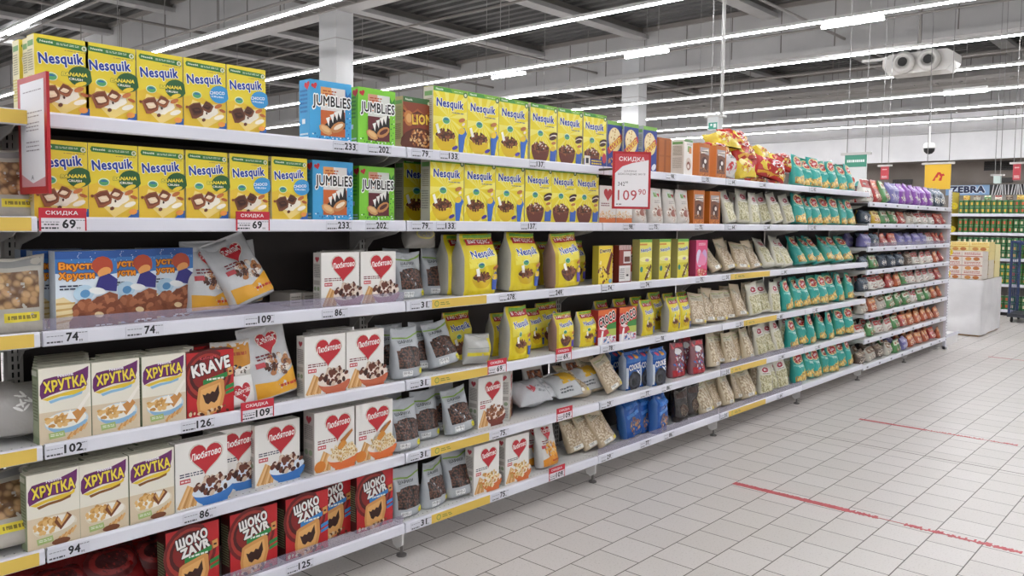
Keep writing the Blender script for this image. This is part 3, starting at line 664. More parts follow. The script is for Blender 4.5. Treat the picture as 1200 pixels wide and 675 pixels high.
def art_croco(): a = Art(.165, .185); a.rect(0, 0, 1, 1, 'd22e30'); a.rect(0, .84, 1, 1, 'e26a2c'); a.poly([(.4, .40), (1, .40), (1, .62), (.5, .56)], '3f8a3c'); a.poly([(.45, .2), (1, .2), (1, .42), (.5, .42)], 'b8c95a'); a.poly([(0, .4), (.2, .55), (.55, .4), (.62, .3), (.3, .22), (0, .25)], 'c43640'); a.poly([(.05, .47), (.25, .53), (.5, .44), (.3, .40)], 'ecd4d6'); a.rect(0, 0, 1, .22, 'e4dfe4'); a.text('CROCO', .02, .58, .96, .86, '18120f', .035, 'f6e9e6', 17, ow=.05); a.scatter(.6, .13, .4, .1, 26, .05, ['c43a46', '4c7ab0', 'f4f4f4', 'd88aa0'], 4); a.poly([(.08, .0), (.2, .4), (.3, .38), (.2, 0)], 'f8f4f0'); return a
def art_orange(): a = Art(.135, .21); a.rect(0, 0, 1, 1, 'c8702a'); a.rect(.10, .16, .9, .88, '7a4a34'); a.poly([(.1, .75), (.9, .66), (.9, .88), (.1, .88)], 'b7aeb0'); a.poly([(.16,.70),(.9,.74),(.86,.84),(.2,.79)], 'f2e6d8'); a.small(.2,.73,.86,.80,'3a1c12',1); a.ell(.52, .40, .28, .32, '4a2418', 0, 14, jag=.3); a.ell(.58, .48, .11, .10, 'efe9e2'); a.ell(.42, .34, .08, .1, 'd8cfc8'); a.scatter(.5, .24, .35, .06, 22, .04, ['5a2c18', '8a4a2a', 'b07a4a'], 3); a.scatter(.5, .08, .45, .05, 26, .035, ['e39a4a', '9c4f1a', 'd8842e'], 4); return a
def art_cream(): a = Art(.115, .215); a.rect(0, 0, 1, 1, 'ece6de'); a.rect(0, .93, 1, 1, '5f8a4e'); a.rect(.4, .66, .8, .82, '7fae5c'); a.rect(.55, .62, .85, .78, 'd98a4a'); a.ell(.55, .32, .34, .34, 'd9c8b8', 0, 16, jag=.15); a.ell(.52, .28, .22, .22, '8a4a34', 0, 12); a.ell(.5, .26, .13, .12, 'e9d9cc'); a.small(.3, .84, .9, .9, '9a948a', 2); return a
def art_honey(): a = Art(.15, .20); a.rect(0, 0, 1, 1, 'ece8e2'); a.heart(.5, .78, .5, 'c6343a'); a.small(.1, .45, .6, .56, '8a4a50', 2); a.rect(0, 0, 1, .16, 'e07a3a'); a.scatter(.5, .24, .5, .1, 50, .045, ['f0d9b8', 'e6c292', 'f7ecd8'], 2, 'c49a60'); return a
# bags
def bar(a, u0, v0, u1, v1, c='2e2c2c', n=9):
    for k in range(n):
        q = u0+(u1-u0)*k/n; a.poly([(q, v0), (q+(u1-u0)/n*(.3+.4*((k*7) % 3)/3), v0), (q+(u1-u0)/n*(.3+.4*((k*7) % 3)/3), v1), (q, v1)], c, 2e-5)
def art_balls(full=True):
    a = Art(.15, .205, 3e-4); a.rect(.06, .20, .94, .56, M_BALLS); a.poly([(.15, .55), (.9, .55), (.80, .60), (.5, .63), (.2, .60)], M_BALLS)
    a.poly([(0, .80), (.5, .77), (1, .86), (1, .89), (.5, .80), (0, .83)], '86a84a'); a.text('ШАРИКИ', .16, .69, .68, .755, '4a4d52', .015); a.small(.16, .65, .6, .67, '85888c', 1)
    a.ell(.88, .11, .11, .085, 'e8dc2c'); a.small(.81, .09, .95, .125, '6a7a2a', 2); a.rect(.12, .04, .45, .15, 'f2f2f2'); bar(a, .14, .05, .43, .14); return a
def art_bag_yellow(brown=False):
    a = Art(.19, .225, 3e-4); a.rect(.12, .02, 1, .95, 'ecd62c'); a.poly([(.12, .45), (1, .52), (1, .72), (.12, .68)], 'f4e65c'); a.rect(.12, .88, 1, 1, '7db53c')
    a.poly([(.14, .83), (1, .84), (1, .945), (.14, .93)], 'b8262c'); a.text('ВЫГОДНО', .20, .85, .88, .92, 'f6eeee', .03); a.text('Nesquik', .18, .60, .86, .76, '1f46a6', .03, 'fffef0', 5); seal(a, .42, .50, .09)
    bowl(a, .46, .30, .28, '8a4a32' if brown else 'e6d040', '5e2e20' if brown else 'dcb820', BR, 44, milk='4a2818', sz=.034, seed=6)
    a.poly([(.26, .44), (.34, .46), (.40, .32), (.3, .32)], 'fdfaf0'); a.poly([(.76, .08), (.9, .08), (.95, .3), (.84, .40), (.76, .3)], '3e5cb0' if not brown else '5a4aa8'); a.ell(.84, .30, .09, .06, 'e8c23c'); a.ell(.84, .46, .09, .04, 'c27a45', 20); return a
def art_foil(orange=False):
    a = Art(.17, .225, 3e-4)
    if orange: a.poly([(.1, .02), (.98, .02), (.98, .30), (.1, .18)], 'e6982c'); a.scatter(.6, .38, .34, .16, 50, .055, ['e09a3c', 'efb85a', 'c87a28'], 6)
    else: a.poly([(.06, .02), (.98, .02), (.98, .34), (.5, .20), (.06, .24)], 'e3a62c'); a.scatter(.62, .42, .32, .14, 40, .06, ['4a2a20', '6a4030', 'e6dcd0', 'b0764a'], 6)
    lyub(a, .55, .76, .46, -5); a.small(.2, .52, .55, .61, '7c3238', 2); a.rect(.12, .43, .32, .50, 'c04a50'); a.small(.55, .09, .95, .16, 'c8452a', 1); return a
def art_brandbag(): 
    a = Art(.15, .23, 3e-4); a.rect(.04, .55, .96, .95, 'd2902e'); a.poly([(.04, .5), (.96, .62), (.96, .55), (.04, .40)], 'efe9e0'); a.small(.15, .74, .85, .84, 'b8552a', 1); a.scatter(.5, .56, .42, .07, 34, .05, ['2e2420', '5a4438', 'e6e0d8'], 3); a.rect(.04, .04, .96, .46, 'ecebe8'); a.heart(.62, .22, .5, 'c02c36', 10); a.text('Любятово', .40, .2, .84, .27, 'f8f2ee', .02, None, 12, shear=.2)
    for k in range(4): a.poly([(.08+k*.05, .08), (.22+k*.04, .30), (.26+k*.04, .29), (.13+k*.05, .07)], 'd9a66a')
    return a
def art_clear(fill, hdr='d8d2bc', body=None):
    a = Art(.15, .21, 3e-4); a.rect(.03, .10, .97, .72, fill); a.rect(.06, .72, .94, .90, hdr); a.poly([(.06, .86), (.5, .83), (.94, .90), (.94, .92), (.5, .86), (.06, .88)], '9aa46a'); a.small(.18, .75, .70, .81, '75706a', 2); a.rect(.14, .03, .6, .13, 'e9e6de'); bar(a, .18, .045, .45, .12); a.poly([(.72, .03), (.86, .03), (.86, .12), (.72, .10)], 'e8d23c'); return a
def art_flakes(): a = Art(.15, .22, 3e-4); a.rect(.04, .06, .96, .62, M_FLAKES); a.ell(.5, .80, .32, .16, 'f0e4e6'); a.ell(.5, .80, .28, .125, 'b02436'); a.ell(.5, .80, .12, .05, 'f2dede'); a.small(.25, .66, .75, .7, '8a8468', 1); return a
def art_teal(): a = Art(.15, .22, 3e-4); a.rect(.02, .02, .98, .30, M_PASTA); a.poly([(.02, .22), (.98, .30), (.98, .90), (.02, .84)], '2fa59b'); a.poly([(.02, .22), (.4, .26), (.98, .42), (.98, .30)], 'e8c85a'); a.poly([(.02, .58), (.98, .44), (.98, .50), (.02, .66)], '74c9c0'); a.ell(.5, .80, .44, .27, 'e8d9a0'); a.ell(.5, .80, .40, .22, 'b82a34'); a.ell(.5, .80, .16, .06, 'f0e0e0', 15); a.small(.3, .5, .75, .58, 'e4f2ee', 2); return a
def art_choco_blue(): a = Art(.16, .215, 3e-4); a.rect(.06, .72, .94, .95, '2468b4'); a.ell(.3, .88, .1, .07, 'd8506a'); a.ell(.62, .86, .12, .07, 'e8a03a'); a.text('COOKIE', .14, .52, .9, .68, 'f2f5fa', .035, '123a7a', 3); a.text('X', .62, .38, .86, .50, 'f2f5fa', .03); a.ell(.5, .22, .40, .34, '1a1c24', 0, 16); a.ell(.5, .22, .30, .25, '3a3c46', 0, 14); a.ell(.5, .2, .18, .15, '14151a', 0, 12); a.rect(.02, .05, .10, .6, 'cfd6e0'); return a
def art_redblue(): a = Art(.16, .22, 3e-4); a.rect(.05, .03, .95, .22, 'b0202a'); a.scatter(.5, .42, .42, .26, 60, .05, ['2c4a94', '7a2a3a', 'e4dfe2', 'c23a44', '4a6ab0'], 5); a.poly([(.1, .8), (.9, .86), (.9, .96), (.1, .93)], 'c23a44'); a.ell(.5, .72, .22, .12, 'e6e2e4'); return a
def art_redchips(): a = Art(.30, .19, 3e-4); a.ell(.25, .4, .16, .14, 'e8c83a', 20, 14, jag=.4); a.ell(.60, .55, .22, .10, 'eeeae4', 12, 14, jag=.2); a.ell(.60, .55, .19, .075, 'c8302a', 12, 14); a.small(.48, .50, .74, .62, 'f4ece8', 1); a.scatter(.78, .25, .18, .14, 16, .04, ['e8b84a', '8a2a1c', 'f0e2b0'], 3); a.poly([(.02, .06), (.3, .10), (.45, .04), (.6, .12), (.98, .05), (.98, .14), (.02, .16)], 'e6a62c'); return a
def art_whiteface(): a = Art(.15, .20, 3e-4); a.rect(.2, .74, .85, .92, 'cfd6cc'); a.rect(.3, .76, .6, .88, '7fae5c'); a.heart(.72, .82, .2, 'c23a3a'); a.scatter(.5, .30, .36, .2, 14, .12, ['ddd2c6', 'cbb8a6', 'f4ece2'], 6, '8a4a3c'); a.ell(.5, .32, .18, .15, 'a4685a', 0, 10, jag=.2); a.small(.25, .58, .75, .68, 'a09890', 2); return a
def art_generic(c1, c2, c3, sd):
    a = Art(.13, .20, 2e-4); a.rect(.03, .62, .97, .97, c2); a.ell(.5, .79, .26, .12, c3); a.small(.25, .75, .75, .83, c1, 1); a.scatter(.5, .28, .42, .18, 22, .07, [c3, c2, 'efe6d6'], sd); return a

# ---- prototypes, made once and then copied
PROTO = {}
def mk(k):
    F = film
    if k in PROTO: return PROTO[k][0]
    bx = lambda W, H, D, side, art, sa=None, top=None: (box_thing('cereal_box', W, H, D, side, art, sa, top), W, H, D)
    bg = lambda nm, W, H, D, m, art, **kw: (bag_thing(nm, W, H, D, m, art, **kw), W, H, D)
    P = {
    'banana': lambda: bx(.143, .222, .055, 'e6dcb4', art_yellow_small(True), side_small(), 'e6cf3c'),
    'choco': lambda: bx(.143, .222, .055, 'e6dcb4', art_yellow_small(False), side_small(), 'e6cf3c'),
    'jblue': lambda: bx(.18, .222, .07, '429fd6', art_jumb('46a8de', 'c8642c', 'e6dfda', '2a70b4'), side_j('2a70b4'), '4db0e4'),
    'jgreen': lambda: bx(.18, .222, .07, '7fcf3a', art_jumb('86d43c', '66262c', 'dfe0d8', '3c8a2e'), side_j('4c9a2e'), '8cda44'),
    'lion': lambda: bx(.155, .215, .06, 'b9a078', art_lion(), side_small('b9a078', .06, .215, '7a5a3a')),
    'yel': lambda: bx(.196, .272, .06, 'c9c4b4', art_yellow_big(), side_small('c9c4b4', .06, .272, '8a8a80'), 'd8d24a'),
    'yelb': lambda: bx(.196, .272, .06, 'c9c4b4', art_yellow_big(True), side_small('c9c4b4', .06, .272, '8a8a80'), 'd8d24a'),
    'yelp': lambda: bx(.196, .272, .06, 'c9c4b4', art_yellow_big(True, True), side_small('c9c4b4', .06, .272, '8a8a80'), 'd8d24a'),
    'cookie': lambda: bx(.14, .255, .06, 'aab0b4', art_cookie_blue(), side_small('aab0b4', .06, .255, '6a7080'), '7db04a'),
    'oplain': lambda: bx(.135, .21, .05, 'a85a1e', Art(.135, .21).rect(.06, .05, .94, .48, 'b56424').rect(.06, .53, .94, .95, 'b56424').rect(.42, .05, .58, .95, '9a5018')),
    'orange': lambda: bx(.135, .21, .05, 'c8702a', art_orange(), None, 'd8823a'),
    'cream': lambda: bx(.115, .215, .085, 'e2dcd2', art_cream(), side_small('e2dcd2', .085, .215, 'b0a898'), '6a9058'),
    'honey': lambda: bx(.15, .20, .055, 'cfc4b8', art_honey(), side_lyub(.055, .20)),
    'hrutka': lambda: bx(.14, .219, .048, 'a2aa8c', art_hrutka(), side_hrutka(), 'd8d6c4'),
    'hrutkac': lambda: bx(.14, .219, .048, 'a2aa8c', art_hrutka(True), side_hrutka(), 'd8d6c4'),
    'kids': lambda: bx(.172, .228, .05, 'c4cdd8', art_vkusti()),
    'lchoc': lambda: bx(.172, .205, .05, 'dedad4', art_lyub(.172, .205, 'b08090', BR), side_lyub(), 'e6e2dc'),
    'lcorn': lambda: bx(.180, .222, .05, 'dedad4', art_lyub(.180, .222, 'c86a4a', kind=0), side_lyub(.05, .222), 'e6e2dc'),
    'lblue': lambda: bx(.182, .222, .05, 'dedad4', art_lyub(.182, .222, '3a78c0', rim='dfe8f2', kind=3), side_lyub(.05, .222), 'e6e2dc'),
    'lhoney': lambda: bx(.182, .232, .07, 'c9c0bb', art_lyub(.182, .232, 'e0743a', kind=1), side_lyub(.07, .232), 'e6e2dc'),
    'lballs': lambda: bx(.165, .235, .06, 'dedad4', art_lyub(.165, .235, '7a3a2e', kind=2), side_lyub(.06, .235), 'e6e2dc'),
    'loat': lambda: bx(.165, .225, .055, 'dedad4', art_lyub(.165, .225, 'd8743a', kind=4), side_lyub(.055, .225), 'e6e2dc'),
    'krave': lambda: bx(.165, .212, .055, '7a1c1c', art_krave(W=.165, H=.212), side_dark()),
    'zavrg': lambda: bx(.182, .225, .06, '5a1614', art_krave(('ШОКО', 'ZAVR'), W=.182, H=.225), side_dark()),
    'zavrb': lambda: bx(.182, .225, .06, '5a1614', art_krave(('ШОКО', 'ZAVR'), sub='3a86c8', W=.182, H=.225), side_dark()),
    'denny': lambda: bx(.125, .205, .04, 'b8a83a', art_denny()),
    'back': lambda: bx(.115, .205, .04, '7a2c22', art_back()),
    'green': lambda: bx(.125, .235, .05, 'b8b068', art_green_yellow(), None, '74b24a'),
    'pink': lambda: bx(.14, .225, .05, 'b84468', art_pink()),
    'croco': lambda: bx(.165, .185, .05, '9a2426', art_croco()),
    'small': lambda: (box_thing('cereal_box', .05, .05, .14, 'b8b2aa', Art(.05, .05).small(.1, .2, .9, .8, '6c6660', 3)), .05, .05, .14),
    'balls': lambda: bg('cereal_bag', .15, .205, .08, F('b4b8bd', .3), art_balls(), kind='stand', seed=3, amp=.006),
    'balls2': lambda: bg('cereal_bag', .15, .195, .085, F('b4b8bd', .3), art_balls(), kind='stand', seed=8, amp=.009),
    'nbag': lambda: bg('cereal_bag', .19, .228, .09, F('ecd62c', .3), art_bag_yellow(), side=F('a9a79c', .35), kind='gusset', seed=4, amp=.005, n=4),
    'nbagb': lambda: bg('cereal_bag', .18, .222, .08, F('dcc22c', .3), art_bag_yellow(True), side=F('9a7a6c', .35), kind='gusset', seed=5, amp=.006, n=4),
    'nsmall': lambda: bg('cereal_bag', .13, .20, .07, F('ecd62c', .3), scaled(art_bag_yellow(), .13, .20), side=F('a9a79c', .35), kind='gusset', seed=6, amp=.005, n=4),
    'foil': lambda: bg('cereal_bag', .165, .222, .07, F('c9cacc', .22, .5), art_foil(), kind='stand', seed=7, amp=.008),
    'foilo': lambda: bg('cereal_bag', .15, .22, .075, F('d9d6d2', .25, .4), scaled(art_foil(True), .15, .22), kind='stand', seed=9, amp=.006),
    'brand': lambda: bg('cereal_bag', .145, .225, .06, F('d6d2cc', .25), art_brandbag(), kind='stand', seed=10, amp=.006),
    'ylying': lambda: bg('cereal_bag', .17, .13, .07, F('b9b8b4', .3), Art(.17, .13, 3e-4).rect(.85, .05, 1, .95, 'e8d62c').rect(.0, .30, .85, .42, 'e2d23a').rect(.0, .55, .85, .58, '9aa09a'), kind='pillow', seed=12, amp=.008),
    'silver': lambda: bg('cereal_bag', .23, .17, .11, F('c2c4c8', .22, .6), Art(.23, .17, 3e-4).ell(.35, .3, .14, .09, 'b8404a').small(.5, .2, .85, .4, '8a8c90', 2), kind='pillow', seed=13, amp=.011),
    'silvery': lambda: bg('cereal_bag', .21, .17, .10, F('c6c8ca', .22, .6), Art(.21, .17, 3e-4).rect(.3, .35, .9, .9, 'e8b82e').small(.1, .08, .6, .25, '55585c', 2), kind='pillow', seed=14, amp=.009),
    'oats': lambda: bg('grain_bag', .15, .205, .06, F('c9b698', .3), art_clear(M_OATS, 'c2b9a0'), kind='stand', seed=15, amp=.007),
    'oats2': lambda: bg('grain_bag', .15, .215, .065, F('c9b698', .3), art_clear(M_OATS, 'c2b9a0'), kind='stand', seed=25, amp=.010),
    'nuts': lambda: bg('grain_bag', .15, .215, .06, F('d2c2a4', .3), art_clear(M_NUTS, 'd4ccb4'), kind='stand', seed=16, amp=.008),
    'flakes': lambda: (bag_thing('flake_bag', .15, .22, .07, F('dcd8c8', .3), art_flakes(), kind='stand', seed=17, amp=.008, one=True, res=.7), .15, .22, .07),
    'teal': lambda: (bag_thing('pasta_bag', .15, .22, .095, F('2fa59b', .28), art_teal(), kind='stand', seed=18, amp=.008, one=True, res=.7), .15, .22, .075),
    'teal2': lambda: (bag_thing('pasta_bag', .15, .22, .095, F('3aa88e', .28), art_teal(), kind='stand', seed=28, amp=.012, one=True, res=.7), .15, .22, .075),
    'cblue': lambda: bg('cookie_bag', .16, .215, .07, F('1f56a6', .25), art_choco_blue(), side=F('9aa6ba', .3), kind='block', seed=19, amp=.005, n=4),
    'cblue2': lambda: bg('cookie_bag', .16, .215, .07, F('1d58ac', .25), scaled(Art(.16, .215, 3e-4).rect(.1, .76, .9, .93, '2f74c4').poly([(.1, .5), (.9, .58), (.9, .66), (.1, .6)], '4a8ad2').scatter(.5, .28, .4, .2, 50, .05, ['8a5a3a', '3a4a6a', 'b88a5a', '5a6a8a'], 8), .16, .215), side=F('3a6cb0', .3), kind='block', seed=20, amp=.012, n=4),
    'redblue': lambda: bg('candy_bag', .16, .215, .07, F('8a5a62', .25), art_redblue(), kind='stand', seed=21, amp=.008),
    'dark': lambda: bg('snack_bag', .15, .20, .07, F('2c2220', .25), Art(.15, .20, 3e-4).rect(.1, .72, .9, .92, '4a3630').ell(.55, .35, .3, .24, '5a4436').scatter(.5, .3, .3, .15, 26, .05, ['7a6a5a', '3a2c26', 'a89a88'], 4), kind='stand', seed=22, amp=.009),
    'chips': lambda: (bag_thing('crisp_bag', .30, .19, .14, F('b8261f', .2, .8, 22), art_redchips(), kind='pillow', seed=23, amp=.018, one=True), .26, .18, .10),
    'chipsy': lambda: (bag_thing('crisp_bag', .26, .18, .13, F('e0c436', .2, .8, 22), Art(.26, .18, 3e-4).ell(.25, .5, .12, .14, 'f0e29a', 20, 12, jag=.4).ell(.6, .4, .2, .12, 'c42a24').scatter(.4, .3, .3, .14, 16, .05, ['c46a2a', 'efe2a0'], 3), kind='pillow', seed=24, amp=.017, one=True), .24, .17, .10),
    'chipsw': lambda: (bag_thing('crisp_bag', .26, .18, .12, F('d6d2d2', .25), Art(.24, .17, 3e-4).poly([(.1, .1), (.5, .05), (.7, .3), (.2, .4)], 'c43a34').small(.2, .5, .8, .7, '7a7474', 2), kind='pillow', seed=26, amp=.018, one=True), .24, .17, .09),
    'white': lambda: bg('cookie_bag', .14, .205, .07, F('d9d2ca', .3), scaled(art_whiteface(), .14, .205), kind='stand', seed=27, amp=.007),
    'redbag': lambda: bg('snack_bag', .20, .15, .10, F('7a1a1c', .25), Art(.20, .15, 3e-4).ell(.5, .5, .4, .3, '5a1214').ell(.5, .5, .34, .22, '8a2422').ell(.5, .5, .26, .15, '3e0e10'), kind='pillow', seed=29, amp=.010),
    'nutclear': lambda: bg('grain_bag', .16, .20, .07, F('b4b0aa', .2, .5), Art(.16, .20, 3e-4).rect(.12, .30, .88, .86, M_CHIPS).rect(.2, .1, .8, .2, 'e6d23a').rect(.05, .0, .95, .06, 'd8d6d2'), kind='stand', seed=30, amp=.007),
    'greybag': lambda: bg('grain_bag', .20, .16, .09, F('aaa6a2', .3, .5), Art(.20, .16, 3e-4).scatter(.6, .5, .12, .2, 9, .07, ['efedea'], 3, None, .25), kind='pillow', seed=31, amp=.007),
    'crouton': lambda: bg('snack_bag', .17, .20, .07, F('b8b2a8', .2, .5), Art(.17, .20, 3e-4).rect(.10, .34, .90, .82, grain('tan_croutons', 'b48a5c', 'cda878', '6a4a2e', 45)).rect(.35, .16, .88, .28, 'e6d23a').rect(.05, .88, .95, .97, '8a8a88').small(.4, .17, .85, .27, '8a7a2a', 1), kind='stand', seed=33, amp=.009),
    'folded': lambda: bg('cereal_bag', .17, .10, .09, F('9a9690', .25, .5), Art(.17, .10, 3e-4).ell(.5, .55, .3, .14, 'c9bb6a').ell(.5, .55, .26, .10, '9a9690'), kind='pillow', seed=32, amp=.010),
    }
    PROTO[k] = P[k](); return PROTO[k][0]
def side_j(c): a = Art(.07, .222); a.heart(.75, .90, .5, 'cf2f3a', 10); a.small(.1, .45, .8, .85, c, 6); a.rect(.3, .28, .6, .36, 'e8eef2'); a.small(.1, .03, .9, .14, 'e8f0f4', 2); return a
def scaled(a, W, H):
    fx, fy = W/a.W, H/a.H
    for k in a.it: a.it[k] = [(o, m, [(x*fx, y*fy) for x, y in p], t) for o, m, p, t in a.it[k]]
    a.W, a.H = W, H; return a

USED = set(); REC = []
def put(k, X, Y, Z, yaw=0, lean=0, roll=0, desc=None, cat=None, row=None, bay=None, sc=1):
    """stand a package; lean tips it back, roll tips it sideways (degrees); X,Y middle of its base"""
    o = mk(k)
    if k in USED:
        o = copy_tree(o)
    USED.add(k); W, H, D = PROTO[k][1:]
    rot = Matrix.Rotation(R(yaw), 4, 'Z') @ Matrix.Rotation(R(-lean), 4, 'X') @ Matrix.Rotation(R(roll), 4, 'Y')
    lo = min((rot @ Vector((x, y, z))).z for x in (-W/2, W/2) for y in (-D/2, D/2) for z in (0, H))*sc
    o.matrix_world = Matrix.Translation((X, Y, Z-lo+.0012)) @ rot @ Matrix.Scale(sc, 4)
    REC.append((o, desc, cat, row, bay, X, Y)); return o
def onshelf(k, lv, px, Y=.035, zs=ZL, right=False, **kw):
    """px: photo column of the bottom left front corner; Y: distance of its front behind the rail"""
    z = zs[lv-1]-.006; X = XAT(px, Y, z); W, H, D = (mk(k), PROTO[k])[1][1:]
    sc = kw.get('sc', 1)
    rot = Matrix.Rotation(R(kw.get('yaw', 0)), 4, 'Z') @ Matrix.Rotation(R(-kw.get('lean', 0)), 4, 'X') @ Matrix.Rotation(R(kw.get('roll', 0)), 4, 'Y')
    cs = [(rot @ Vector((a, b, c))).y*sc for a in (-W/2, W/2) for b in (-D/2, D/2) for c in (0, H)]
    Y = max(min(Y, .292-max(cs)-D/2*sc), .004-min(cs)-D/2*sc)          # keep clear of the back panel and of the rail
    X = XAT(px, Y, z); x = X+W/2*sc
    if zs is ZL: x = min(x, 5*BW-.015-W/2*sc)
    bay = min(7, max(0, int(x//BW)+1))
    return put(k, x, Y+D/2*sc, z, row=(lv, zs is ZF), bay=bay, **kw)
ORD = CARD
DS = {'crouton': ('clear bag of tan bread snacks', 'snack bag'), 'banana': ('yellow banana flavoured cereal box', 'cereal box'), 'choco': ('yellow cereal box with light blue badge', 'cereal box'),
 'jblue': ('bright blue cereal box with toothy orange panel', 'cereal box'), 'jgreen': ('bright green cereal box with toothy brown panel', 'cereal box'), 'lion': ('brown caramel cereal box with golden title', 'cereal box'),
 'yel': ('tall yellow cereal box with yellow bowl', 'cereal box'), 'yelb': ('tall yellow cereal box with brown bowl', 'cereal box'), 'yelp': ('tall yellow cereal box with blue prize strip', 'cereal box'),
 'cookie': ('dark blue cookie cereal box', 'cereal box'), 'oplain': ('plain orange box turned back to front', 'box'), 'orange': ('orange biscuit box with brown window', 'box'), 'cream': ('cream white box with round biscuit picture', 'box'),
 'honey': ('white and orange ring cereal box', 'cereal box'), 'hrutka': ('cream cereal box with purple banner and blue bowl', 'cereal box'), 'hrutkac': ('cream cereal box with purple banner and cocoa picture', 'cereal box'),
 'kids': ('sky blue cereal box with orange lettering', 'cereal box'), 'lchoc': ('white heart cereal box with mauve bowl', 'cereal box'), 'lcorn': ('white heart cereal box with red bowl', 'cereal box'), 'lblue': ('white heart cereal box with blue bowl', 'cereal box'),
 'lhoney': ('white heart cereal box with honey rings', 'cereal box'), 'lballs': ('white heart cereal box with chocolate balls', 'cereal box'), 'loat': ('white heart cereal box with orange muesli bowl', 'cereal box'),
 'krave': ('red filled pillow cereal box with green ribbon', 'cereal box'), 'zavrg': ('red chocolate cereal box with green ribbon', 'cereal box'), 'zavrb': ('red chocolate cereal box with blue ribbon', 'cereal box'),
 'denny': ('small yellow box splashed with chocolate', 'box'), 'back': ('small brown box showing its back', 'box'), 'green': ('yellow cereal bar box with green top', 'box'), 'pink': ('pink box with silver swirls', 'box'), 'croco': ('red box with slanted black lettering', 'cereal box'),
 'small': ('tiny grey box lying flat', 'box'), 'balls': ('silver bag of chocolate balls', 'cereal bag'), 'balls2': ('crumpled silver bag of chocolate balls', 'cereal bag'), 'nbag': ('big yellow cereal bag with red band', 'cereal bag'), 'nbagb': ('brown sided yellow bag with red band', 'cereal bag'),
 'nsmall': ('small yellow cereal bag', 'cereal bag'), 'foil': ('silver red heart bag with yellow foot', 'cereal bag'), 'foilo': ('white heart bag with orange muesli', 'cereal bag'), 'brand': ('orange topped cereal bag with red heart', 'cereal bag'),
 'ylying': ('grey and yellow bag lying down', 'cereal bag'), 'silver': ('shiny silver bag lying flat', 'cereal bag'), 'silvery': ('silver bag with yellow patch lying flat', 'cereal bag'), 'oats': ('clear bag of oat flakes', 'grain bag'), 'oats2': ('crinkled bag of oat flakes', 'grain bag'),
 'nuts': ('clear bag of puffed pale grain', 'grain bag'), 'flakes': ('pale flake bag with red oval logo', 'flake bag'), 'teal': ('teal pasta bag with red top', 'pasta bag'), 'teal2': ('creased teal pasta bag with red top', 'pasta bag'), 'cblue': ('blue cookie bag with dark biscuit', 'cookie bag'),
 'cblue2': ('crumpled blue cookie bag', 'cookie bag'), 'redblue': ('red and blue sweets bag', 'sweets bag'), 'dark': ('dark brown snack bag', 'snack bag'), 'chips': ('red crisp bag', 'crisp bag'), 'chipsy': ('yellow crisp bag', 'crisp bag'), 'chipsw': ('white crisp bag', 'crisp bag'),
 'white': ('white bag with brown biscuit picture', 'cookie bag'), 'redbag': ('dark red bag lying down', 'snack bag'), 'nutclear': ('clear bag of brown dried pieces', 'grain bag'), 'greybag': ('grey bag lying on the shelf', 'grain bag'), 'folded': ('rolled grey bag with oval label', 'cereal bag')}
def sh(lv, *items, **base):
    for it in items:
        k, px = it[0], it[1]; kw = dict(base); 
        if len(it) > 2: kw.update(it[2])
        kw.setdefault('desc', DS[k][0]); kw.setdefault('cat', DS[k][1]); onshelf(k, lv, px, **kw)
B = dict
# --- top shelf
sh(1, ('banana', 41.5), ('banana', 101.3), ('banana', 161.2), ('choco', 215.8), ('choco', 266.3), ('banana', 36, B(Y=.10)), ('banana', 24, B(Y=.16)), ('jblue', 364, B(Y=.05, yaw=-2)), ('jgreen', 420, B(Y=.05, yaw=-1)), ('lion', 472, B(Y=.06)),
   ('yel', 507.5), ('yel', 547.5), ('yel', 584.5), ('yelb', 621), ('yelb', 653), ('yelp', 683), ('cookie', 711, B(Y=.05)), ('cookie', 730.5), ('cookie', 753),
   ('oplain', 771.5, B(Y=.06)), ('cream', 800, B(Y=.02, yaw=4)), ('orange', 818.5), ('orange', 838.5))
# --- second shelf
sh(2, ('banana', 40.5), ('banana', 104.5), ('banana', 163.3), ('banana', 218.5), ('choco', 269.8), ('choco', 318.8), ('jblue', 366.5, B(Y=.05)), ('jgreen', 421, B(Y=.08, sc=.97)), ('yel', 473, B(Y=.27)),
   ('yel', 504, B(sc=.985)), ('yel', 544, B(sc=.985)), ('yel', 580.5, B(sc=.985)), ('yelb', 615, B(sc=.985)), ('yelb', 646, B(sc=.985)), ('yelb', 674, B(sc=.985)), ('honey', 702, B(Y=.04)), ('honey', 722, B(Y=.04)),
   ('white', 744), ('white', 764), ('white', 781, B(Y=.05)), ('white', 796), ('orange', 812), ('orange', 831))
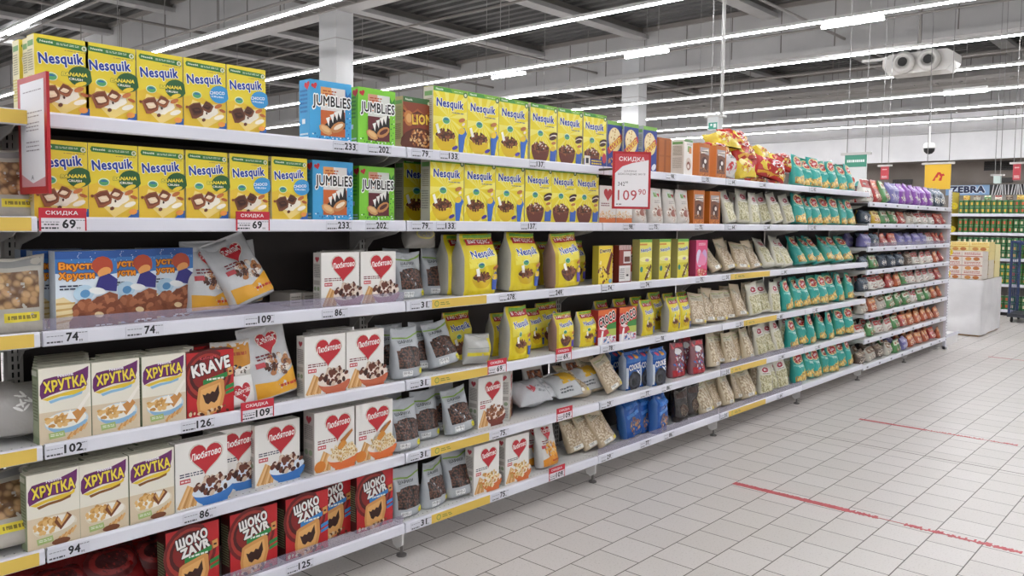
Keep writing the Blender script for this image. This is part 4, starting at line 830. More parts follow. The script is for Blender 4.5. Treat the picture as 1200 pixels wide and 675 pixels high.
# --- third shelf
sh(3, ('kids', 26, B(Y=.20)), ('kids', 40, B(Y=.10)), ('kids', 66, B(Y=.03)), ('kids', 118, B(Y=.09)), ('kids', 167, B(Y=.15)), ('foil', 224, B(Y=.11, lean=10, sc=1.08)), ('foil', 277, B(Y=.05, lean=24, roll=-19, yaw=-4, sc=1.08)), ('foil', 266, B(Y=.2, lean=4, roll=-8, sc=1.0)),
   ('small', 340, B(Y=.16, sc=1.0)), ('small', 356, B(Y=.16)), ('lchoc', 386, B(Y=.20)), ('lchoc', 384, B(Y=.145)), ('lchoc', 380, B(Y=.09)), ('lchoc', 376.5, B(Y=.03)), ('lchoc', 422.8, B(Y=.03)),
   ('balls', 455, B(Y=.20)), ('balls2', 468, B(Y=.09, yaw=6)), ('balls', 500, B(Y=.16)), ('nbag', 525, B(Y=.10, sc=1.16)), ('nbag', 544, B(Y=.02, sc=1.18)), ('nbag', 597, B(Y=.02, yaw=2, sc=1.18, roll=2)), ('nbagb', 651, B(Y=.02, sc=1.2, roll=-2)), ('nbagb', 600, B(Y=.21)), ('nbagb', 632, B(Y=.21)), ('nbag', 563, B(Y=.21)), ('nbagb', 664, B(Y=.21)), ('croco', 712, B(Y=.2)), ('croco', 738, B(Y=.2)),
   ('denny', 701, B(Y=.03)), ('back', 725, B(Y=.03)), ('green', 749), ('green', 772), ('green', 793.5), ('pink', 815))
o = put('folded', XAT(490, .16, 1.27), .15, ZL[2]+.195, lean=10, desc=DS['folded'][0], cat='cereal bag', row=(3, False), bay=2)
# --- fourth shelf
for dy in (0, 1, 2, 3, 4): sh(4, ('hrutka', 46.5+dy*.5, B(Y=.02+.0505*dy, desc='cream purple banner cereal box in left stack, %s from front' % ORD[dy])))
for dy in (0, 1, 2): sh(4, ('hrutka', 108.5+dy*6, B(Y=.02+.0505*dy, desc='cream purple banner cereal box in middle stack, %s from front' % ORD[dy])), ('hrutka', 167+dy*6, B(Y=.02+.0505*dy, desc='cream purple banner cereal box in right stack, %s from front' % ORD[dy])))
sh(4, ('krave', 219, B(Y=.03)), ('krave', 228, B(Y=.14)), ('brand', 256, B(Y=.035, lean=6)), ('foil', 301, B(Y=.025, lean=10, roll=-8, sc=1.14)), ('lcorn', 368, B(Y=.145)), ('lcorn', 364, B(Y=.09)), ('lcorn', 357, B(Y=.03)), ('lcorn', 406, B(Y=.03)),
   ('balls', 446, B(Y=.17)), ('balls', 466, B(Y=.03, yaw=3, lean=4)), ('balls', 488, B(Y=.12, lean=5)), ('balls2', 513, B(Y=.05, lean=16, roll=-6)), ('ylying', 548, B(Y=.04, yaw=3, roll=4)), ('nsmall', 597, B(Y=.03, sc=1.22)), ('nsmall', 578, B(Y=.17)), ('nbagb', 523, B(Y=.25)), ('nsmall', 620, B(Y=.17, lean=5)),
   ('nbagb', 632, B(Y=.22)), ('nbagb', 652, B(Y=.05, sc=.85)), ('nbag', 680, B(Y=.05, sc=.80)), ('croco', 700.5), ('croco', 725.5), ('nsmall', 700, B(Y=.2)), ('nsmall', 722, B(Y=.2)), ('nsmall', 742, B(Y=.2)), ('nsmall', 780, B(Y=.2)), ('nsmall', 796, B(Y=.2)), ('nsmall', 753, B(Y=.06)), ('nsmall', 763, B(Y=.17, sc=1.1)), ('nsmall', 784, B(Y=.04)), ('nsmall', 797, B(Y=.04)))
# --- fifth shelf
for dy in (0, 1, 2): sh(5, ('hrutkac', 32.5+dy*3, B(Y=.02+.0505*dy, desc='cream cocoa cereal box in left pile, %s from front' % ORD[dy])), ('hrutkac', 94.5+dy*6, B(Y=.02+.0505*dy, desc='cream cocoa cereal box in middle pile, %s from front' % ORD[dy])), ('hrutkac', 152.5+dy*6, B(Y=.02+.0505*dy, desc='cream cocoa cereal box in right pile, %s from front' % ORD[dy])))
sh(5, ('lblue', 205.5, B(Y=.03, yaw=1)), ('lblue', 247, B(Y=.085)), ('lblue', 299, B(Y=.06)), ('lhoney', 371, B(Y=.12)), ('lhoney', 368.5, B(Y=.035)), ('lhoney', 417, B(Y=.035)),
   ('balls', 446, B(Y=.2)), ('balls', 464, B(Y=.025, lean=6)), ('balls', 489, B(Y=.10, lean=4)), ('balls', 512, B(Y=.15, lean=4)), ('balls2', 531, B(Y=.04, lean=10, roll=-4)), ('lballs', 560, B(Y=.07)), ('lballs', 583, B(Y=.12, yaw=38)),
   ('silver', 622, B(Y=.04, lean=62, yaw=-4)), ('silver', 630, B(Y=.14, lean=70)), ('silvery', 664, B(Y=.04, lean=55)), ('silvery', 690, B(Y=.15, lean=50)), ('nutclear', 622, B(Y=.24, lean=10)), ('nutclear', 668, B(Y=.24, lean=10)),
   ('oats', 700, B(Y=.14, lean=35)), ('oats', 716, B(Y=.04, lean=26, roll=-14)), ('cblue', 716, B(Y=.19)), ('cblue', 734, B(Y=.07)), ('cblue', 749, B(Y=.075)), ('cblue', 765, B(Y=.03)), ('oats2', 688, B(Y=.2, lean=20)), ('oats', 676, B(Y=.12, lean=50, roll=8)), ('redblue', 789, B(Y=.07)), ('redblue', 799, B(Y=.17)), ('redblue', 813, B(Y=.04)))
# --- bottom shelf
sh(6, ('redbag', 40, B(Y=.08, lean=50)), ('redbag', 100, B(Y=.10, lean=48, sc=1.1)), ('redbag', 160, B(Y=.14, lean=45)), ('redbag', 20, B(Y=.2, lean=20)), ('redbag', 120, B(Y=.24, lean=20)), ('zavrg', 195, B(Y=.035)), ('zavrg', 270, B(Y=.035)), ('zavrb', 335, B(Y=.035, yaw=0)), ('zavrb', 366, B(Y=.10)), ('zavrb', 418, B(Y=.06)),
   ('balls', 465, B(Y=.05)), ('balls2', 498, B(Y=.06, yaw=16)), ('balls', 530, B(Y=.05, lean=10, sc=1.05)), ('loat', 555), ('loat', 592), ('foilo', 618, B(Y=.14)), ('foilo', 636, B(Y=.05, lean=8)),
   ('oats2', 672, B(Y=.09, lean=20, roll=-6)), ('oats', 690, B(Y=.06, lean=24, roll=-8)), ('oats2', 708, B(Y=.03, lean=26, roll=-12)), ('cblue2', 736, B(Y=.06, roll=-5, lean=8)), ('cblue2', 732, B(Y=.19)), ('cblue2', 750, B(Y=.09, lean=4)), ('cblue2', 762, B(Y=.2)), ('cblue2', 768, B(Y=.03, yaw=8)), ('dark', 795, B(Y=.07)), ('dark', 790, B(Y=.18)), ('dark', 808, B(Y=.08, roll=6)))
# --- crisps piled on the top shelf of the fourth bay
zt = ZL[0]-.006
HEAP = [('chipsw', 860, .02, 0, 28, 8, 10, 'white crisp bag at the lower left of the red heap'), ('chipsy', 884, .02, 0, 42, -4, -5, 'yellow crisp bag low in the middle of the red heap'), ('chips', 908, .03, 0, 24, 14, -18, 'upright red crisp bag at the right of the heap'),
  ('chips', 858, .17, 0, 20, 0, 0, 'red crisp bag at the back left of the heap'), ('chips', 893, .18, 0, 18, 0, 0, 'red crisp bag at the back centre of the heap'), ('chips', 918, .18, 0, 20, 0, 12, 'red crisp bag at the back right of the heap'),
  ('chips', 856, .05, .10, 60, 4, 6, 'red crisp bag lying mid height left in the heap'), ('chips', 882, .05, .115, 50, -8, -8, 'red crisp bag lying mid height centre in the heap'), ('chipsy', 905, .09, .12, 58, 14, 20, 'yellow crisp bag lying mid height right in the heap'), ('chips', 918, .07, .07, 52, 22, -20, 'red crisp bag sloping down right side of heap'),
  ('chipsy', 862, .08, .19, 62, 4, -10, 'yellow crisp bag on top of the heap'), ('chips', 876, .09, .20, 52, 10, 12, 'red crisp bag on top of the heap beside the yellow')]
for k, px, Y, dz, ln, rl, yw, lb in HEAP:
    put(k, XAT(px, Y, zt)+.10, Y+.09, zt+dz, lean=ln, roll=rl, yaw=yw, desc=lb, cat='crisp bag', row=None, bay=4, sc=.95)
# --- bags along the fourth and fifth bays
rnd = random.Random(11)
def run(lv, kinds, p0, p1, n, Y=.03, back=True, leans=(4, 16), zs=ZL, amp=2):
    for i in range(n):
        k = kinds[i % len(kinds)]; px = p0+(p1-p0)*i/max(1, n)
        sh(lv, (k, px, B(Y=Y+.03*(i % 2)+rnd.uniform(0, .015), lean=rnd.uniform(*leans), roll=rnd.uniform(-10, 8), yaw=rnd.uniform(-14, 12), sc=rnd.uniform(.96, 1.04))), zs=zs)
        if back and i % 2 == 0: sh(lv, (k, px+6, B(Y=.2, lean=rnd.uniform(0, 4), roll=rnd.uniform(-3, 3))), zs=zs)
run(1, ['teal', 'teal2'], 934, 1006, 7, leans=(3, 10))
run(2, ['flakes'], 854, 938, 6); run(2, ['teal', 'teal2'], 936, 1006, 7, leans=(3, 10))
run(3, ['oats', 'oats2'], 838, 900, 4, leans=(20, 40)); run(3, ['flakes'], 900, 934, 3, leans=(15, 30)); run(3, ['teal', 'teal2'], 938, 1004, 6, leans=(12, 30))
run(4, ['oats', 'oats2', 'oats'], 816, 880, 5, leans=(8, 20)); run(4, ['flakes'], 884, 918, 3); run(4, ['teal', 'teal2'], 922, 1004, 8, leans=(3, 10))
run(5, ['nuts', 'oats'], 834, 886, 5, leans=(8, 20)); run(5, ['flakes'], 890, 922, 3, leans=(4, 12)); run(5, ['teal', 'teal2'], 928, 1004, 7, leans=(3, 10))
run(6, ['nuts', 'oats'], 826, 890, 5, leans=(15, 25)); run(6, ['flakes'], 896, 926, 3, leans=(4, 12)); run(6, ['teal', 'teal2'], 936, 1004, 7, leans=(3, 10))
# --- small mixed packets in the two narrow spaced bays
GEN = [('8a4aa8', 'b48ad0', 'efe8f4', 'purple'), ('a8302c', 'd86a4a', 'f2dcc8', 'red'), ('c9c4b8', '8a6a52', 'e6dcc8', 'beige'), ('4c8a4a', 'd8e0c4', 'c23a34', 'green'), ('5a4a3e', '8a7664', 'd9ccb8', 'brown'), ('e2ddd4', 'b8403a', '6a5a4a', 'white'), ('7a74b0', 'a8a2cc', 'e2e0ee', 'lilac'), ('b85a34', 'e09a5a', 'f0e0c0', 'orange'), ('2f3a4a', '6a7a8a', 'd8dde2', 'dark grey'), ('d9b23a', 'f0dc8a', 'a8402a', 'yellow')]
def gen(i, small):
    k = 'gen%d%s' % (i, 's' if small else '')
    if k not in PROTO:
        W, H, D = (.10, .105, .07) if small else (.11, .145, .07); g = GEN[i]
        PROTO[k] = (bag_thing('snack_pack', W, H, D, film(g[0], .3), scaled(art_generic(g[0], g[1], g[2], i+1), W, H), kind=['gusset', 'stand'][i % 2], seed=40+i, amp=.004, n=3.5, one=True, res=.6), W, H, D)
        DS[k] = ('%s%s snack packet' % ('small ' if small else '', g[3]), 'snack packet')
    return k
PAL = [[5, 1, 3, 6, 0, 0, 0, 0, 0, 8, 8, 8], [8, 9, 3, 3, 1, 2, 5, 5, 5, 1, 1], [6, 8, 1, 1, 6, 6, 6, 6, 5, 1, 1], [8, 3, 8, 8, 8, 4, 5, 5, 5, 7, 1], [8, 5, 5, 1, 7, 3, 5, 5, 5, 5, 1, 1], [2, 7, 2, 3, 3, 3, 5, 3, 3, 7, 7], [5, 3, 5, 5, 3, 1, 7, 7, 7, 7, 7, 7], [4, 2, 4, 2, 3, 6, 7, 7, 7, 1, 7]]
for lv in range(1, 9):
    row = PAL[lv-1]; n = len(row)+10; x0 = 5*BW+.04
    for i in range(0, n, 2):
        k = gen(row[min(len(row)-1, i*len(row)//n)], True); W = PROTO[k][1] if k in PROTO else .1
        put(k, x0+(2*BW-.15)*i/(n-1)+.05, .215, ZF[lv-1]-.006, yaw=rnd.uniform(-5, 5), sc=1.2, desc='back row '+DS[k][0], cat="snack packet", row=(lv, True), bay=6 if x0+(2*BW-.15)*i/(n-1)+.05 < 6*BW else 7)
    for i in range(n):
        k = gen(row[min(len(row)-1, i*len(row)//n)], lv > 1); W = PROTO[k][1]; x = x0+(2*BW-.15)*i/(n-1)+W/2-.03
        put(k, x, .05+.02*(i % 2)+.02, ZF[lv-1]-.006, yaw=rnd.uniform(-8, 8), lean=rnd.uniform(0, 14), roll=rnd.uniform(-4, 4), sc=1.4 if lv == 1 else 1.12, desc=DS[k][0], cat="snack packet", row=(lv, True), bay=6 if x < 6*BW else 7)
# --- the cut off bay at the left edge
sh(2, ('crouton', -26, B(Y=.06, sc=.95)))
sh(3, ('crouton', -26, B(Y=.03, sc=1.05))); sh(4, ('greybag', -22, B(Y=.04, lean=35, yaw=-10))); sh(4, ('greybag', -60, B(Y=.08, lean=35))); sh(5, ('crouton', -30, B(Y=.02, lean=25, sc=1.1)))

# ---- unique labels: by kind, shelf, bay and place in the row
SH2 = {1: 'top shelf', 2: 'second shelf', 3: 'third shelf', 4: 'fourth shelf', 5: 'fifth shelf', 6: 'bottom shelf'}
SHF = {1: 'top shelf', 2: 'second shelf', 3: 'third shelf', 4: 'fourth shelf', 5: 'fifth shelf', 6: 'sixth shelf', 7: 'seventh shelf', 8: 'bottom shelf'}
grp = {}
for r in REC: grp.setdefault((r[1], r[3], r[4]) if r[3] else (r[1], None, id(r[0])), []).append(r)
cnt = {}
for r in REC: cnt[(r[1], r[3])] = cnt.get((r[1], r[3]), 0)+1
for (d, row, bay_), rs in grp.items():
    if row is None:
        for r in rs: tag(r[0], r[1], r[2], 'crisp bags heaped on the top shelf')
        continue
    name = (SHF if row[1] else SH2)[row[0]]
    bn = BAYN[bay_] if bay_ else 'cut off left bay'
    rs.sort(key=lambda r: proj((r[5], r[6], 1))[0])
    for i, r in enumerate(rs):
        if 'stack' in d or 'pile' in d: lab = '%s, %s' % (d, name)
        elif len(rs) == 1: lab = '%s on %s of %s' % (d, name, bn)
        else: lab = '%s, %s from left, %s of %s' % (d, ORD[i] if i < 20 else 'last', name, bn)
        tag(r[0], lab, r[2], '%ss on the %s' % (r[2] if not r[2].endswith('box') else r[2]+'e', name))

# ================================================================== PRICE TAGS
M_TAG = pm('dadae3', .35); M_INK = '1d1d24'; M_YEL = noisy('yellow_rail_insert', 'e0bc52', 'e6c45c', 3, .4)
def price(lv, px, t, sale=False, zs=ZL, far=False, wpx=None):
    z = zs[lv-1]; X = XAT(px, -.004, z); W = .125 if sale else .115; H = .036
    o = empty('price_tag', (X+W/2, -.0048, z-.0395)); f = lambda x, zz, off: (x, -.0012-off, zz)
    MB().box(-W/2, -.0012, 0, W/2, 0, H, pm('e9e4ea', .3) if sale else M_TAG).build('paper_tag', o)
    a = Art(W, H, 5e-5)
    n = len(t); u0 = .46 if n > 2 else .5
    a.text(t, u0-.02, .18, u0-.02+.145*n, .90, M_INK, .028); a.text('99', u0+.13*n+.02, .1, u0+.13*n+.11, .3, M_INK, .0); a.small(u0+.13*n, .78, .98, .88, '5a5a62', 1)
    a.small(.04, .62, .42, .74, '8a8a94', 1); a.small(.04, .08, .40, .34, '4a4a52', 1)
    if sale: a.rect(0, 0, .045, 1, 'c9283c'); a.rect(.965, 0, 1, 1, 'c9283c'); a.small(.1, .4, .4, .58, '3a3a40', 1)
    a.build(f, o)
    if sale:
        MB().box(-W/2, -.0016, H, W/2, 0, H+.028, pm('c8283a', .35)).build('red_header', o)
        s2 = Art(W, .028, 5e-5); s2.text('СКИДКА', .14, .25, .82, .72, 'f6eef0', .02); s2.build(lambda x, zz, off: (x, -.0016-off, zz+H), o)
    return o
TAGS = [(2, 45, '69', 1), (2, 276, '69', 1), (1, 390, '233', 0), (1, 431, '202', 0), (2, 382, '233', 0), (2, 428, '202', 0), (1, 482, '79', 0), (1, 515, '133', 0), (1, 620, '137', 0), (2, 482, '79', 0), (2, 511, '133', 0), (2, 610, '137', 0),
    (3, 52, '74', 0), (3, 147, '74', 0), (3, 286, '109', 0), (3, 377, '86', 0), (3, 481, '31', 0), (3, 585, '278', 0), (3, 643, '249', 0), (3, 705, '74', 0), (3, 750, '74', 0), (4, 52, '102', 0), (4, 212, '126', 0), (4, 282, '109', 1), (4, 480, '31', 0), (4, 571, '69', 1), (4, 651, '69', 1), (4, 706, '78', 0), (4, 768, '78', 0),
    (5, 55, '94', 0), (5, 214, '86', 0), (5, 480, '31', 0), (5, 576, '75', 0), (5, 652, '109', 1), (5, 704, '29', 0), (5, 750, '77', 0), (6, 335, '125', 0), (6, 481, '31', 0), (6, 576, '75', 0), (6, 643, '109', 1), (6, 704, '29', 0), (6, 750, '77', 0),
    (5, 775, '86', 0), (6, 778, '86', 0), (1, 780, '98', 0), (1, 822, '75', 0), (2, 730, '98', 0), (2, 760, '75', 0), (2, 814, '75', 0), (3, 815, '75', 0), (1, 853, '64', 0), (1, 890, '64', 0), (2, 853, '64', 0), (2, 895, '64', 0), (3, 846, '31', 0), (3, 915, '64', 0), (4, 862, '31', 0), (4, 910, '64', 0), (5, 846, '31', 0), (5, 912, '64', 0), (6, 844, '31', 0), (6, 910, '64', 0), (4, 952, '45', 0), (5, 955, '45', 0), (1, 950, '45', 0), (2, 950, '45', 0)]
tg = {}
for lv, px, t, s in TAGS:
    o = price(lv, px, t, s); tg.setdefault((lv, t, s), []).append(o)
for (lv, t, s), os_ in tg.items():
    os_.sort(key=lambda o: o.location.x)
    for i, o in enumerate(os_):
        nm = SH2[lv]+' rail'
        tag(o, '%s price tag reading %s%s on the %s' % ('red headed sale' if s else 'plain white', t, '' if len(os_) == 1 else ', %s from left,' % ORD[i], nm), 'price tag', 'price tags on the shelf rails')
# tiny tags of the far bays
M_TINY = None
mb = MB().box(-.03, -.001, 0, .03, 0, .03, M_TAG); 
for k in range(3): mb.box(-.02+.014*k, -.0016, .008, -.011+.014*k, -.001, .022, pm('2d2d34'))
me = mb.mesh('tiny_tag')
for lv in range(1, 9):
    for i in range(8):
        o = bpy.data.objects.new('price_tag', me); COL.objects.link(o); o.location = (5*BW+.1+.33*i, -.0048, ZF[lv-1]-.037)
        tag(o, 'small far price tag, %s from left on the %s rail of the narrow bays' % (ORD[i], SHF[lv].replace(' shelf', '')), 'price tag', 'small price tags of the far bays')
# yellow inserts
def insert(lv, a, b, lab):
    z = ZL[lv-1]; xa = a if isinstance(a, float) else XAT(a, -.004, z); xb = b if isinstance(b, float) else XAT(b, -.004, z)
    o = empty('rail_insert', ((xa+xb)/2, -.0046, z-.040)); w = (xb-xa)/2
    MB().box(-w, -.0012, 0, w, 0, .037, M_YEL).build('strip', o)
    at = Art(w*2, .037, 5e-5); r = .037/(w*2)
    q = .12 if xa > 0 else .55
    at.ell(q, .5, r*.35, r*.35, '8a9a4a'); at.ell(q, .5, r*.24, r*.24, 'dcc050'); at.small(q+.06, .28, q+.22, .70, '8a8a3a', 2); at.build(lambda x, zz, off: (x, -.0012-off, zz), o)
    tag(o, lab, 'shelf strip', 'yellow strips on the price rails')
for lv, a, b in ((3, 503, 570), (4, 503, 571), (5, 503, 573), (6, 505, 574)): insert(lv, a, b, 'yellow rail strip in the second bay on the %s' % SH2[lv])
for lv, a, b in ((3, 856, 902), (4, 869, 912), (5, 852, 898), (6, 852, 897)): insert(lv, a, b, 'yellow rail strip in the fourth bay on the %s' % SH2[lv])
for lv in range(1, 7): insert(lv, -BW+.01, -.02, 'yellow rail strip at the left photo edge on the %s' % SH2[lv])

# ================================================================== SIGNS
def sale_sign(name, c0, dirv, W, H, lab, art, arm=None):
    ang = math.atan2(dirv[1], dirv[0]); t = empty(name, c0, ang); m = pm('b8242c', .3)
    MB().box(0, -.004, 0, W, .004, H, m).build('frame', t)
    a = art(W, H); a.build(lambda x, z, o: (x+W/2, -.004-o, z), t)
    MB().cyl((W*.1, 0, H*.55), (W*.1-.02, .03, H*.55), .004, M_STEEL, 6).build('clip', t)
    if arm: MB().cyl((0, .002, arm[1]), (arm[0].x, arm[0].y, arm[1]), .006, M_STEEL, 6).build('arm', t)
    return tag(t, lab, 'sign')
def art_sale(W, H):
    a = Art(W, H, 8e-5); a.rect(.06, .04, .94, .96, 'efebed'); a.poly([(.06, .62), (.25, .74), (.5, .80), (.94, .86), (.94, .96), (.06, .96)], 'c9434a')
    a.text('СКИДКА', .16, .82, .84, .91, 'f6eef0', .02); a.text('ШАРИКИ', .30, .645, .62, .675, '6a5a60', .0); a.text('ШОКОЛАДНЫЕ 500 ГР', .14, .585, .86, .625, '5a4a50', .0); a.text('342', .14, .40, .32, .47, '3a3034', .0); a.text('99', .33, .44, .40, .48, '3a3034', .0)
    a.text('109', .14, .15, .64, .33, 'c0565c', .005); a.text('90', .68, .25, .88, .35, 'c0565c', .005); a.small(.1, .06, .25, .10, '8a8084', 1); return a
def art_info(W, H):
    a = Art(W, H, 8e-5); a.rect(.10, .06, .92, .95, 'eceaee'); a.poly([(.10, .06), (.92, .06), (.92, .14), (.5, .09), (.1, .17)], 'dc9aa0')
    for v, n in ((.86, 1), (.68, 1), (.645, 1), (.59, 1), (.56, 1), (.53, 1), (.43, 1), (.395, 1), (.36, 1)): a.small(.2+(.1 if n else 0)*(v < .66), v, .85-(.1 if v < .66 else 0), v+.018, '9a8f96', 1)
    a.text('A', .46, .12, .54, .16, '8a8a90', .02); return a
p = at_x(22, 94, -.02); q = at_x(22, 228, -.02); r_ = at_x(57, 150, -.02)
sale_sign('info_sign', (-.02, p.y, q.z), (0, -1), p.y-r_.y, p.z-q.z, 'narrow red framed notice sticking out from the left end of the shelves', art_info)
th = R(21); Pa = at_y(717, 244.5, -.10); Pt = at_y(717, 177, -.10)
dv = (-math.sin(th)*-1, -math.cos(th)); dv = (math.sin(R(21))*1.0, -math.cos(R(21)))
# find the length whose far edge lands on column 761
L = .1
dv = (math.cos(R(-38)), math.sin(R(-38)))
while proj((Pa.x+dv[0]*L, Pa.y+dv[1]*L, Pa.z))[0] < 761 and L < .6: L += .002
sale_sign('sale_sign', (Pa.x, Pa.y, Pa.z), dv, L, Pt.z-Pa.z, 'red framed discount sign reading 109 90 in the middle of the shelves', art_sale, (Matrix.Rotation(-math.atan2(dv[1], dv[0]), 3, 'Z') @ Vector((.02, -Pa.y-.004, 0)), ZL[0]-.02-Pa.z))

# ================================================================== FLOOR TAPE
def tape(px0, px1, wd, lab, gaps, sd):
    a = at_z(*px0, 0); b = at_z(*px1, 0); rd = random.Random(sd); mb = MB(); n = 150; m = noisy('worn_red_tape', 'b8454c', 'c4565a', 20, .5)
    X = a.x; top = None
    for i in range(n):
        y0 = a.y+(b.y-a.y)*i/n; y1 = a.y+(b.y-a.y)*(i+1)/n; f = i/n
        g = any(s <= f <= e for s, e in gaps)
        if g: mb.box(X-wd*.06, y1, .0002, X+wd*.06, y0, .0012, m); continue
        wear = .15 if f < .45 else .6
        l = -wd/2+rd.random()*wd*wear*.5; r = wd/2-rd.random()*wd*wear
        mb.box(X+l, y1, .0002, X+r, y0, .0012, m)
    tag(mb.build('floor_tape'), lab, 'tape', 'red tape lines on the floor')
tape((860, 566), (1200, 645), .05, 'nearest worn red tape line on the floor', [(.56, .64)], 3)
tape((1007, 491), (1192, 522.5), .04, 'second nearest red tape line on the floor', [(.8, .84)], 4)
tape((1158, 418), (1215, 423), .03, 'farthest thin tape line on the floor near the pallet', [], 6)

# ================================================================== BACKGROUND
# wrapped pallet with cartons
M_WRAP = noisy('white_stretch_wrap', 'd4d2d3', 'e0dedf', 3, .3, .5, 9)
c0 = at_z(1148, 395, 0); t = empty('pallet_display', (c0.x, c0.y, 0))
wr = MB(); Lx, Ly, Hh = 1.1, .78, .70; n = 24
def wrap(u, v):
    P_ = [(-.0, 0), (Lx, 0), (Lx, Ly), (0, Ly)]; s = u*4; k = int(s) % 4; f = s-int(s); a, b = P_[k], P_[(k+1) % 4]
    x = a[0]+(b[0]-a[0])*f; y = a[1]+(b[1]-a[1])*f; q = .02*noise.noise(Vector((x*3, y*3, v*5)))+.008*math.sin((v*9+x*4+y*5)); return (x+q*(1 if k in (1,) else -1 if k == 3 else 0), y+q*(1 if k == 2 else -1 if k == 0 else 0), .02+v*Hh)
nu, nv = 64, 18; vs = [wrap(i/nu, j/nv) for j in range(nv+1) for i in range(nu)]
wr.add(vs, [(j*nu+i, j*nu+(i+1) % nu, (j+1)*nu+(i+1) % nu, (j+1)*nu+i) for j in range(nv) for i in range(nu)], M_WRAP)
wr.box(.03, .03, Hh-.02, Lx-.03, Ly-.03, Hh, pm('b8a58a')).build('wrap', t, True)
MB().box(.02, .02, .0, Lx-.02, Ly-.02, .10, pm('a8845a')).build('pallet', t)
tag(t, 'white wrapped pallet carrying cartons beyond the end frame', 'pallet')
def carton(px, py, pw, ph, X, c1, c2, lab, D=.25):
    a = at_x(px, py+ph, X); b = at_x(px+pw, py, X); W = a.y-b.y; H = b.z-a.z
    o = empty('carton', (X, (a.y+b.y)/2, a.z)); MB().box(0, -W/2, 0, D, W/2, H-.002, pm(c1)).build('carton_body', o)
    ar = Art(W, H, 2e-4); ar.rect(0, .42, 1, .5, c2); ar.small(.1, .55, .9, .9, c2, 2); ar.ell(.5, .22, .28, .13, 'c98a4a'); ar.build(lambda x, z, of: (-of, -x, z), o); tag(o, lab, 'carton', 'cartons on the wrapped pallet'); return o
XP = c0.x+.04; zt0 = .72
yL = c0.y+.02
def crt(x, y, z, W, H, D, c1, c2, lab):
    o = empty('carton', (x, y+W/2, z)); MB().box(0, -W/2, 0, D, W/2, H-.003, pm(c1)).build('carton_body', o)
    ar = Art(W, H, 2e-4); ar.rect(0, .42, 1, .5, c2); ar.small(.1, .6, .9, .9, c2, 2); ar.ell(.3, .2, .16, .10, 'c98a4a'); ar.ell(.7, .2, .16, .10, 'b8703a'); ar.build(lambda x_, z_, of: (-of, -x_, z_), o)
    tag(o, lab, 'carton', 'cartons on the wrapped pallet')
k = 0
for r in range(3):
    for c in range(3):
        crt(XP+.02, c0.y+.02+.235*c, .722+.118*r, .23, .118, .3, 'dcd2c8', 'a8443a', 'brown banded carton on the pallet, row %s from bottom, %s from right' % (ORD[r], ORD[c]))
for r, hh, nn in ((0, 0, 3), (1, 0, 3), (2, 0, 3), (3, 0, 3)):
    for c in range(nn): crt(XP+.36, c0.y+.02+.235*c, .722+.118*r, .23, .118, .3, 'e2cf8a' if r > 1 else 'd8ccb8', 'c89a2c', 'yellow carton behind on the pallet, layer %s, %s from right' % (ORD[r], ORD[c]))
for c in range(2): crt(XP+.70, c0.y+.02+.235*c, .722, .23, .44, .3, 'e3d59a', 'c89a2c', 'tall yellow carton at the back of the pallet, %s' % ['right', 'left'][c])
# green can shelves at the right
GX = 13.85; ys0, ys1 = -.55, 1.12
gz = [.36, .62, .98, 1.30, 1.60, 1.88]; gz = [.10, .50, .90, 1.30, 1.60]
t = empty('can_shelving', (GX, ys0, 0)); L = ys1-ys0
for z in gz:
    s = MB().box(.01, 0, z-.03, .45, L, z-.004, M_SHELF).build('shelf', t); MB().box(0, 0, z-.045, .012, L, z, M_RAIL).build('price_rail', s)
MB().box(.45, 0, 0, .48, L, 1.9, pm('8a8684')).build('back_panel', t); MB().box(.03, 0, 0, .45, L, .06, M_BLACK).build('plinth', t)
MB().box(.0, L, 0, .48, L+.03, 1.95, pm('d8c23a')).build('end_panel', t)
tag(t, 'white shelving unit full of green tins at the right edge', 'shelf unit')
cm = MB(); gr = pm('2f6a3a', .3); cm.lathe([(.036, 0), (.038, .004), (.038, .108), (.035, .112)], (0, 0, 0), gr, 14); 
me1 = None
def can(col, dot):
    c = MB(); c.lathe([(.034, 0), (.037, .004), (.037, .1), (.034, .104)], (0, 0, 0), pm(col, .3), 12); c.lathe([(.0345, .104), (.034, .108), (.030, .106)], (0, 0, 0), pm('b8b4a8', .3, .8), 12)
    for q in range(4):
        a = math.pi/2*q+math.pi; v = [(math.cos(a+k)*.0376, math.sin(a+k)*.0376, z) for k in (-.42, 0, .42) for z in (.03, .075)]
        c.add(v, [(0, 2, 3, 1), (2, 4, 5, 3)], pm(dot)); 
    return c.mesh('can')
cms = [can('2c6a3c', 'd8c8a8'), can('35743c', 'c85a3a'), can('3a7a4a', 'e0b44a')]
gn = 0
for zi, z in enumerate(gz):
    st = 2 if zi < 4 else 2
    for r in range(st+(1 if zi in (1, 2) else 0)):
        for i in range(int((L-.04)/.078)):
            y = ys0+.05+.078*i
            if zi in (0,) and r > 1: continue
            o = bpy.data.objects.new('tin_can', cms[(zi+(i > 9)) % 3]); COL.objects.link(o); o.location = (GX+.06, y, z-.003+.109*r)
            tag(o, 'green tin, %s from right, %s tier on the %s shelf of the tin rack' % (ORD[i] if i < 20 else 'last', ORD[r], ['bottom', 'fourth', 'third', 'second', 'top'][zi]), 'tin', 'green tins on the far rack')
for i in range(10):
    kk = gen([4, 5, 3, 2, 9][i % 5], False); o = PROTO[kk][0] if kk not in USED else PROTO[kk][0].copy()
    if kk in USED: COL.objects.link(o)
    USED.add(kk); o.location = (GX+.10, ys0+.12+.15*i, 1.60+.218); o.rotation_euler = (0, 0, -math.pi/2); o.scale = (.9, .9, .5)
    tag(o, '%s packet lying on top of the tin rack, %s from right' % (GEN[[4, 5, 3, 2, 9][i % 5]][3], ORD[i]), 'snack packet', 'packets on the tin rack')
